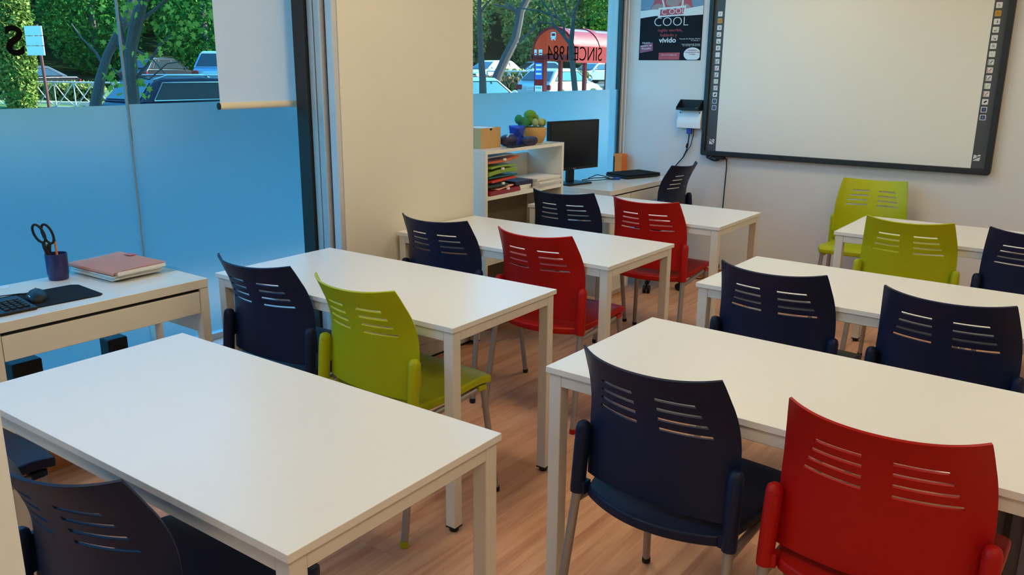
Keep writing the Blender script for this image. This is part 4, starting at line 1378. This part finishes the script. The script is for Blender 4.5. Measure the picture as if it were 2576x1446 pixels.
grove('grove_tree', 'leafy green tree in the dense grove beyond the street, seen through the left window', 'grove trees behind the left window',
      [(47, -260, 760, 2.6, 6.6, .3), (54, -150, 800, 3.2, 9.5, .8), (63, -260, 820, 4.2, 14, 2.0), (76, -200, 800, 5.5, 20, 4.5)], ['leaf_a', 'leaf_a', 'leaf_b'], 1)
grove('park_tree', 'sunlit olive green tree beyond the bus shelter, seen through the far window', 'park trees behind the bus shelter',
      [(72, 1150, 1640, 3.2, 10, .4), (81, 1120, 1660, 4.4, 16, .6), (95, 1100, 1700, 5.8, 23, 1.0), (110, 1100, 1700, 7, 32, 3.0)], ['leaf_c', 'leaf_c', 'leaf_b'], 2, 2.12)

# cypress
cyp = thing('cypress', 'tall column shaped cypress at the left edge behind the glass', 'tree', ground(42, 30))
b = leaf_bm((0, 0, 2.6), (.68, .68, 3.3), 9000, .13, 7, flat=1.0, shell=.80)
obj('foliage', b, M['leaf_e'], cyp)
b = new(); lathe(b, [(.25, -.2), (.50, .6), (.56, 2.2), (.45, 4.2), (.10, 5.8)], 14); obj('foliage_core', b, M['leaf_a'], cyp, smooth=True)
b = new(); tube(b, [(0, 0, -.2), (0, 0, 1)], .12, 8); obj('trunk', b, M['bark'], cyp)


def limb_tree(name, lab, d, paths, ma=None):
    base = spot(paths[0][0][0], paths[0][0][1], d)
    t = thing(name, lab, 'tree', base)
    for i, pth in enumerate(paths):
        b = new()
        pts = [spot(u, v, d + (q[0] if q else 0)) - base for u, v, r, *q in pth]
        tube(b, pts, [p[2] * d / F_PX for p in pth], 9)
        obj('trunk' if i == 0 else 'branch', b, M['bark'], t, smooth=True)
    return t, base


# near tree with big yellow green leaves, in front of the navy estate car
nt_, nb_ = limb_tree('maple', 'dark trunked tree with large yellow green leaves behind the pane joint', 11, [
    [(338, 330, 17), (335, 250, 16), (330, 190, 15), (328, 130, 15), (340, 70, 16), (356, 10, 15), (372, -60, 13)],
    [(330, 150, 7), (310, 100, 5), (300, 40, 4), (285, -20, 3)],
    [(335, 205, 5), (370, 165, 4, .2), (405, 110, 3, .3), (440, 80, 2, .4)],
    [(338, 230, 3.5), (300, 190, 2.5), (262, 150, 2)],
    [(345, 60, 6), (395, 20, 4, .3), (440, -20, 3, .4)],
    [(340, 190, 3), (375, 200, 2), (420, 160, 1.6), (455, 155, 1.3)]])
rl = random.Random(3)
b = new()
for (u, v, n, sp) in [(300, 215, 9, 22), (285, 190, 8, 20), (320, 130, 9, 24), (345, 150, 8, 20), (300, 30, 12, 30), (330, 20, 10, 26), (395, 30, 16, 40), (420, 120, 10, 22), (465, 60, 14, 34), (440, 10, 16, 40), (510, 30, 14, 36), (275, 90, 6, 22), (370, 240, 3, 8), (355, 210, 4, 12)]:
    for _ in range(n):
        p = spot(u + rl.gauss(0, sp), v + rl.gauss(0, sp * .8), 11 + rl.uniform(-.8, .8)) - nb_
        s = .060 * rl.uniform(.7, 1.3)
        nrm = Vector((rl.gauss(.5, 1), rl.gauss(-.5, 1), rl.gauss(0, .8))).normalized()
        uu, vv = ring_frame(nrm)
        outline = [(0, -.7), (.25, -.35), (.7, -.4), (.45, 0), (.8, .35), (.35, .35), (0, .9), (-.35, .35), (-.8, .35), (-.45, 0), (-.7, -.4), (-.25, -.35)]
        b.faces.new([b.verts.new(p + s * (x * uu + y * vv) + nrm * (.15 * s * x * x)) for x, y in outline])
obj('foliage', b, M['leaf_d'], nt_)
limb_tree('leaning_tree', 'leaning dark trunk left of the pane joint, in front of the road', 22, [
    [(232, 330, 15), (240, 265, 14), (252, 200, 12), (270, 140, 11), (295, 90, 11), (320, 40, 12), (345, -30, 11)],
    [(262, 165, 5), (240, 130, 3), (205, 95, 2), (180, 60, 1.5)],
    [(285, 110, 4), (330, 120, 3), (380, 145, 2), (420, 190, 1.5)]])
limb_tree('slender_tree', 'slender bare branched tree in front of the red bus shelter', 17, [
    [(1452, 290, 8), (1446, 220, 7.5), (1440, 160, 7), (1436, 112, 7), (1442, 60, 5), (1445, 30, 4), (1462, -10, 3)],
    [(1437, 115, 4.5), (1415, 85, 4, .2), (1392, 62, 3.5, .3), (1384, 30, 2.5, .3), (1365, 5, 2, .4), (1350, -20, 1.6, .4)],
    [(1420, 90, 3, .2), (1418, 62, 3, .3), (1400, 40, 2.5, .4), (1385, 0, 2, .5)],
    [(1404, 45, 2.5, .4), (1360, 28, 2, .5), (1320, 22, 1.8, .6), (1300, 20, 1.2, .7)],
    [(1443, 45, 2.5), (1425, 30, 2), (1420, 0, 1.6)],
    [(1390, 60, 2.2, .3), (1355, 55, 1.8, .4), (1320, 95, 1.3, .5), (1300, 112, 1.2, .5)]])
limb_tree('pine_tree', 'thick leaning grey pine trunk beside the bus shelter', 36, [
    [(1236, 240, 15), (1252, 190, 12), (1275, 140, 12), (1296, 100, 11), (1305, 60, 10), (1310, 30, 10), (1330, -10, 9), (1345, -50, 9)],
    [(1300, 105, 3.5), (1330, 85, 2.5), (1350, 70, 2)],
    [(1306, 40, 5), (1290, 20, 3), (1270, 5, 2)],
    [(1308, 30, 4), (1285, 22, 3), (1240, 10, 2)]])
limb_tree('edge_tree', 'dark upright trunk right beside the cream column, beyond the far window', 15, [
    [(1216, 300, 11), (1214, 200, 9), (1209, 120, 7), (1206, 40, 6), (1206, -30, 5)],
    [(1210, 30, 3), (1225, 8, 2), (1245, -10, 1.5)]])


# hedges and low walls
def hedge(name, lab, u0, u1, d0, d1, z0, z1, leaf, n, size, seed, th=.5):
    a, c = ground(u0, d0), ground(u1, d1)
    mid = (a + c) / 2
    L = (c - a).length
    an = math.atan2(c.y - a.y, c.x - a.x)
    t = thing(name, lab, 'hedge', (mid.x, mid.y, z0), an)
    b = new()
    rr = random.Random(seed)
    for _ in range(n):
        p = Vector((rr.uniform(-L / 2, L / 2), rr.uniform(-th, th), rr.uniform(.0, 1) ** .8 * (z1 - z0) * (1 + .08 * math.sin(_)) ))
        s = size * rr.uniform(.6, 1.4)
        nrm = Vector((rr.gauss(0, 1), rr.gauss(0, 1), rr.gauss(0, 1))).normalized()
        u, v = ring_frame(nrm)
        vs = [b.verts.new(p + s * (x * u + y * v)) for x, y in ((0, -.6), (.4, 0), (0, .7), (-.4, 0))]
        b.faces.new(vs)
    obj('foliage', b, leaf, t)
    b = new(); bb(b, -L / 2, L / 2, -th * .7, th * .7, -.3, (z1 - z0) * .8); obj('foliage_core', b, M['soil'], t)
    return t


hedge('hedge', 'clipped hedge behind the railing, right of the cypress', 70, 245, 34, 34, -.15, .75, M['leaf_c'], 2600, .16, 11)
hedge('hedge', 'low hedge left of the cypress', -60, 40, 33, 33, -.15, .65, M['leaf_c'], 1200, .16, 12)
hedge('hedge', 'brown dry hedge in front of the silver hatchback', 1205, 1300, 42, 40, -.15, 1.05, M['leaf_f'], 2600, .16, 13)
hedge('hedge', 'clipped hedge behind the white railing near the bus shelter', 1262, 1480, 49.2, 49.2, -.10, 1.35, M['leaf_c'], 3600, .2, 14)
b = new(); a_, c_ = ground(-60, 32), ground(240, 32)
prism(b, [(a_.x, a_.y), (c_.x, c_.y), (c_.x - .4, c_.y + .1), (a_.x - .4, a_.y + .1)], OZ, .12, 'z')
tag(obj('stone_curb', b, M['curb']), 'pale stone kerb wall below the hedge in the left window', 'kerb')
b = new(); a_, c_ = ground(1195, 45.4), ground(1480, 47)
prism(b, [(a_.x, a_.y), (c_.x, c_.y), (c_.x - .3, c_.y + .3), (a_.x - .3, a_.y + .3)], OZ, .35, 'z')
tag(obj('stone_wall', b, M['curb']), 'sunlit pale wall below the white railing by the bus shelter', 'wall')


def railing(lab, u0, u1, d0, d1, z0, z1, n, r=.022):
    a, c = ground(u0, d0), ground(u1, d1)
    L = (c - a).length
    an = math.atan2(c.y - a.y, c.x - a.x)
    t = thing('railing', lab, 'railing', (a.x, a.y, z0), an)
    h = z1 - z0
    b = new(); tube(b, [(0, 0, h), (L, 0, h)], r * 1.3, 8); obj('top_rail', b, M['rail'], t)
    b = new(); tube(b, [(0, 0, h * .12), (L, 0, h * .12)], r, 8); obj('bottom_rail', b, M['rail'], t)
    for i in range(n + 1):
        b = new(); tube(b, [(L * i / n, 0, -.1), (L * i / n, 0, h)], r, 8); obj('post', b, M['rail'], t)
        if i < n:
            b = new(); tube(b, [(L * i / n, 0, h), (L * (i + .5) / n, 0, h * .45), (L * (i + 1) / n, 0, h * .12)], r * .8, 6); tube(b, [(L * i / n, 0, h * .12), (L * (i + .5) / n, 0, h * .55), (L * (i + 1) / n, 0, h)], r * .8, 6); obj('cross_bar', b, M['rail'], t)


railing('galvanised cross braced railing right of the cypress', 80, 330, 31, 31, -.15, .88, 5)
railing('galvanised cross braced railing left of the cypress', -80, 40, 31, 31, -.15, .88, 3)
railing('galvanised railing behind the navy estate car', 460, 640, 27, 27, -.15, 1.06, 4)
railing('white cross braced railing by the bus shelter', 1225, 1420, 44.6, 44.6, -.10, 1.35, 7, .03)

# street sign
sp_ = spot(95, 100, 27)
sn = thing('street_sign', 'blank white sign of three stacked boards on a brown post, behind the cypress', 'sign', (sp_.x, sp_.y, OZ), math.atan2(rt.y, rt.x) - .35)
b = new(); tube(b, [(.12, 0, 0), (.02, 0, 2.9)], .05, 10); obj('sign_post', b, M['post_brown'], sn, smooth=True)
for k in range(3):
    b = new(); bb(b, -.42, .32, -.10, -.06, 1.95 + .31 * k, 2.24 + .31 * k); obj('sign_board', b, M['sign_white'], sn, bevel=0.01)


# cars
def car(name, lab, loc, rz, paint, style='hatch', L=4.2, Wd=1.75, Hh=1.45, plate=None, rails=False, lean=.20, glass=None):
    """nose towards +y, origin on the ground at the centre"""
    t = thing(name, lab, 'car', loc, rz)
    hl, hwid = L / 2, Wd / 2
    belt = Hh * .64
    low = .24
    side = [(-hl + .04, low + .10), (-hl, .50), (-hl + .03, belt - .10), (-hl + .16, belt), (hl - 1.15, belt - .02), (hl - .45, belt - .14), (hl - .08, belt - .30), (hl, .52), (hl - .06, low + .05), (hl - .5, low), (-hl + .5, low)]
    b = new(); prism(b, side, -hwid, hwid, 'x')
    for v in b.verts:
        f = 1.0 - .10 * max(0, (abs(v.co.y) - hl * .6) / (hl * .4)) ** 2
        v.co.x *= f
    obj('car_body', b, paint, t, bevel=0.06, seg=3)
    if style == 'estate':
        g0, g1, g2, g3 = -hl + .10, -hl + .62, hl - 1.95, hl - 1.10
    elif style == 'saloon':
        g0, g1, g2, g3 = -hl + .55, -hl + 1.35, hl - 2.00, hl - 1.20
    else:
        g0, g1, g2, g3 = -hl + .12, -hl + .75, hl - 1.85, hl - 1.05
    n = 7
    top = []
    cab = [(g0, belt - .02), (g1 - .10, Hh - .12), (g1 + .08, Hh - .03), ((g1 + g2) / 2, Hh), (g2 - .1, Hh - .03), (g2 + .05, Hh - .10), (g3, belt - .04)]
    b = new(); prism(b, cab, -hwid * .93, hwid * .93, 'x')
    for v in b.verts:
        q = max(0, (v.co.z - belt) / (Hh - belt))
        v.co.x *= 1 - lean * q
    obj('car_roof', b, paint, t, bevel=0.04, seg=2)
    # side glass
    zt, zb = Hh - .13, belt + .02
    gl = [(g0 + .32, zb), (g1 + .12, zt), (g2 - .05, zt), (g3 - .28, zb)]
    for s in (-1, 1):
        b = new()
        vs = []
        for off in (0.0, .012):
            row = []
            for y, z in gl:
                q = (z - belt) / (Hh - belt)
                row.append(b.verts.new((s * (hwid * .93 * (1 - lean * q) + off), y, z)))
            vs.append(row)
        b.faces.new(vs[0]); b.faces.new(vs[1][::-1])
        for i in range(4):
            b.faces.new((vs[0][i], vs[0][(i + 1) % 4], vs[1][(i + 1) % 4], vs[1][i]))
        sg_ = obj('side_window', b, glass or M['car_glass'], t)
        b = new()
        pl_ = [(s * (hwid * .93 * (1 - lean * (z - belt) / (Hh - belt)) + .014), y, z) for y, z in gl]
        tube(b, [Vector(p) for p in pl_ + [pl_[0]]], .016, 6)
        obj('window_trim', b, M['chrome'] if rails else M['black'], sg_)
        for yp in ((g0 + g3) / 2 - .55, (g0 + g3) / 2 + .35):
            b = new(); box(b, (s * (hwid * .93 * .90 + .012), yp, (zt + zb) / 2), (.02, .08, zt - zb), 0, 0, s * R(-14)); obj('pillar', b, M['black'], sg_)
        if rails:
            b = new(); tube(b, [(s * hwid * .70, g1 - .05, Hh - .07), (s * hwid * .70, g1 + .3, Hh + .03), (s * hwid * .70, g2 - .2, Hh + .03), (s * hwid * .70, g2 + .05, Hh - .06)], .022, 8); obj('roof_rail', b, M['chrome'], t, smooth=True)
        b = new(); blob(b, (s * (hwid + .05), g3 - .25, belt + .06), (.10, .06, .07), 10); obj('wing_mirror', b, paint, t, smooth=True)
    for nm, ya, za, yb, zb_ in (('rear_window', g0 + .06, belt + .03, g1 - .10, Hh - .15), ('windscreen', g3 - .05, belt + .02, g2 + .04, Hh - .13)):
        b = new()
        sg2 = -1 if nm == 'rear_window' else 1
        vs = []
        for off in (.010, .035):
            row = []
            for y, z, xx in ((ya, za, -.80), (yb, zb_, -.66), (yb, zb_, .66), (ya, za, .80)):
                row.append(b.verts.new((hwid * xx, y + sg2 * off, z + off * .6)))
            vs.append(row)
        b.faces.new(vs[0]); b.faces.new(vs[1][::-1])
        for i in range(4):
            b.faces.new((vs[0][i], vs[0][(i + 1) % 4], vs[1][(i + 1) % 4], vs[1][i]))
        obj(nm, b, M['car_glass'], t)
    for s in (-1, 1):
        b = new(); box(b, (s * hwid * .80, -hl + .03, belt - .23), (.30, .10, .20)); obj('tail_light', b, M['tail'], t, bevel=0.03)
        b = new(); box(b, (s * hwid * .72, hl - .10, belt - .36), (.34, .16, .12)); obj('head_light', b, M['chrome'], t, bevel=0.03)
        for y in (-hl + .80, hl - .85):
            b = new(); tube(b, [(s * (hwid - .20), y, .31), (s * (hwid + .01), y, .31)], .31, 22); wh = obj('wheel', b, M['rubber'], t, smooth=True)
            b = new(); tube(b, [(s * (hwid + .005), y, .31), (s * (hwid + .02), y, .31)], .20, 16); obj('hub_cap', b, M['alu'], wh, smooth=True)
    if plate:
        b = new(); bb(b, -.26, .26, -hl - .02, -hl + .03, belt - .34, belt - .22); pp_ = obj('number_plate', b, M['icon_white'], t)
        text_obj('plate_lettering', plate, .11, M['icon_dark'], pp_, (0, -hl - .021, belt - .28), (R(90), 0, 0), depth=.002)
    b = new(); bb(b, -hwid * .92, hwid * .92, -hl - .03, -hl + .10, low + .08, .46); obj('rear_bumper', b, paint, t, bevel=0.03)
    return t


p = ground(450, 20.5); p.z = -.36
car('estate_car', 'dark navy estate car with roof rails parked outside the left window', (p.x - .2, p.y + .9, p.z + .07), 0, M['car_navy'], 'estate', 4.9, 1.85, 1.55, rails=True)
p = ground(1372, 34)
car('hatchback', 'silver blue hatchback parked behind the bus stop column', (p.x, p.y + 1.2, .105), 0, M['car_silver'], 'hatch', 4.15, 1.74, 1.43, plate='W7075ZK')
p = ground(1218, 25.5)
car('white_car', 'white car nose beside the dark trunk at the foot of the far window', (p.x - .2, p.y - .2, -.18), 0, M['car_white'], 'hatch', 4.2, 1.75, 1.45)
p = ground(60, 40)
car('dark_car', 'dark car passing behind the cypress', (p.x, p.y, .05), R(180), M['car_dark'], 'saloon', 4.5, 1.78, 1.42)
p = ground(405, 42)
car('black_car', 'black car on the road above the navy estate car', (p.x, p.y, .35), R(20), M['car_dark'], 'hatch', 4.2, 1.78, 1.55)
p = ground(1345, 60)
car('blue_car', 'pale blue car behind the railing, left of the bus shelter', (p.x, p.y, .50), R(150), M['car_blue'], 'hatch', 4.3, 1.8, 1.5)
p = ground(1234, 54)
car('distant_white_car', 'white car with the sun flashing off its side window, beside the leaning pine', (p.x, p.y, .50), R(180 - 6.3), M['car_white'], 'hatch', 4.3, 1.8, 1.5, lean=.298, glass=mat('sunlit_glass', (.02, .03, .035), .22, spec=.9, noise=.02))
p = ground(1490, 60)
car('distant_silver_car', 'silver car far behind the glazed side of the bus shelter', (p.x, p.y, .50), R(170), M['car_silver'], 'saloon', 4.3, 1.8, 1.45)
p = ground(552, 36)
car('blue_van', 'light blue van half hidden by the roller blind', (p.x - 1.0, p.y + 1.4, .2), R(30), M['car_blue'], 'estate', 4.4, 1.8, 1.95)
# street lamp post, left
p = ground(84, 44.5)
lpz = thing('lamp_post', 'pale slanting lamp post behind the white road sign', 'post', p)
b = new(); tube(b, [(0, 0, 0), (-.25, -.1, 4), (-1.2, -.3, 8)], [.16, .15, .12], 10); obj('post_shaft', b, M['sign_white'], lpz, smooth=True)
b = new(); lathe(b, [(.22, 0), (.22, .15), (.16, .2)], 12); obj('post_base', b, M['sign_white'], lpz)

# bus shelter
sc_ = ground(1391, 27.5)
sh = thing('bus_shelter', 'red barrel roofed bus shelter seen through the far window', 'bus shelter', (sc_.x, sc_.y, OZ), R(0))
SW, ZB, ZT, SL = .86, 2.08, 3.00, 6.4


def arch(rw, z0, z1, n=18):
    return [(rw * math.cos(math.pi * k / n), z0 + (z1 - z0) * math.sin(math.pi * k / n) ** .9) for k in range(n + 1)]


b = new(); prism(b, arch(SW - .04, ZB + .06, ZT - .05), .0, .05, 'y'); ef = obj('end_panel', b, M['shelter_face'], sh)
b = new(); prism(b, rrect(-.10, .10, ZB + .52, ZB + .74, .05), -.012, -.001, 'y'); bb(b, -.08, -.04, -.012, -.001, ZB + .485, ZB + .53); bb(b, .04, .08, -.012, -.001, ZB + .485, ZB + .53); bi_ = obj('bus_symbol', b, M['icon_white'], ef)
b = new(); bb(b, -.07, .07, -.016, -.0121, ZB + .62, ZB + .70); bb(b, -.085, -.055, -.016, -.0121, ZB + .55, ZB + .575); bb(b, .055, .085, -.016, -.0121, ZB + .55, ZB + .575); obj('bus_symbol_detail', b, M['shelter'], bi_)
for cx_, w_ in ((-.70, .09), (-.50, .14)):
    b = new(); bb(b, cx_ - w_ / 2, cx_ + w_ / 2, -.014, -.001, ZB + .02, ZB + .20); pl2 = obj('line_plate', b, M['icon_white'], ef)
    b = new(); bb(b, cx_ - w_ / 2 + .01, cx_ + w_ / 2 - .01, -.018, -.0141, ZB + .06, ZB + .09); obj('line_plate_mark', b, M['shelter'], pl2)
b = new()
for y in (.0, 1.6, 3.2, 4.8, 6.3):
    o_ = arch(SW, ZB, ZT); i_ = arch(SW - .07, ZB, ZT - .08)
    poly = o_ + i_[::-1]
    lo = [b.verts.new((q[0], y - .01, q[1])) for q in poly]; hi = [b.verts.new((q[0], y + .30, q[1])) for q in poly]
    nn = len(o_)
    for k in range(nn - 1):
        a0, a1, c0, c1 = k, k + 1, 2 * nn - 1 - k, 2 * nn - 2 - k
        b.faces.new((lo[a0], lo[a1], lo[c1], lo[c0])); b.faces.new((hi[a0], hi[a1], hi[c1], hi[c0]))
        b.faces.new((lo[a0], lo[a1], hi[a1], hi[a0])); b.faces.new((lo[c0], lo[c1], hi[c1], hi[c0]))
obj('roof_rib', b, M['shelter'], sh)
o_ = arch(SW - .02, ZB, ZT - .03); i_ = arch(SW - .05, ZB, ZT - .06)
for nm_, k0, k1, ma_ in (('roof_side', 0, 6, M['shelter']), ('roof_panel', 6, 13, M['shelter_roof']), ('roof_side', 13, 18, M['shelter'])):
    b = new()
    lo = [[b.verts.new((q[0], y, q[1])) for q in P_[k0:k1 + 1]] for P_ in (o_, i_) for y in (.05, SL)]
    for k in range(k1 - k0):
        b.faces.new((lo[0][k], lo[0][k + 1], lo[1][k + 1], lo[1][k])); b.faces.new((lo[2][k], lo[2][k + 1], lo[3][k + 1], lo[3][k]))
    obj(nm_, b, ma_, sh, smooth=True)
b = new(); bb(b, -SW - .04, -SW + .06, -.02, SL, ZB - .16, ZB + .03); bb(b, SW - .06, SW + .04, -.02, SL, ZB - .22, ZB + .30); bb(b, -SW, SW, -.02, .06, ZB - .12, ZB + .02); obj('eaves_beam', b, M['shelter'], sh)
for y in (1.6, 3.2, 4.8, 6.3):
    b = new(); bb(b, -SW, -SW + .12, y, y + .12, 0, ZB - .16); obj('post', b, M['shelter'], sh)
for y in (1.72, 3.32):
    b = new(); bb(b, -SW + .05, -SW + .065, y, y + 1.47, .35, ZB - .4); obj('glass_panel', b, M['glass'], sh)
b = new(); bb(b, -.68, -.30, -.10, .10, 0, ZB - .12); cl = obj('info_column', b, M['shelter'], sh)
for z0, z1, ma_ in ((1.30, 1.85, 'sign_blue'), (.55, 1.12, 'sign_white'), (.0, .50, 'sign_white')):
    b = new(); bb(b, -.635, -.345, -.115, -.101, z0 + .02, z1); pn2 = obj('info_sheet', b, M[ma_], cl)
    b = new()
    for kz in range(3):
        bb(b, -.60, -.38, -.119, -.1155, z1 - .10 - .14 * kz, z1 - .04 - .14 * kz)
    obj('info_print', b, M['sign_white'] if ma_ == 'sign_blue' else M['sign_green'], pn2)
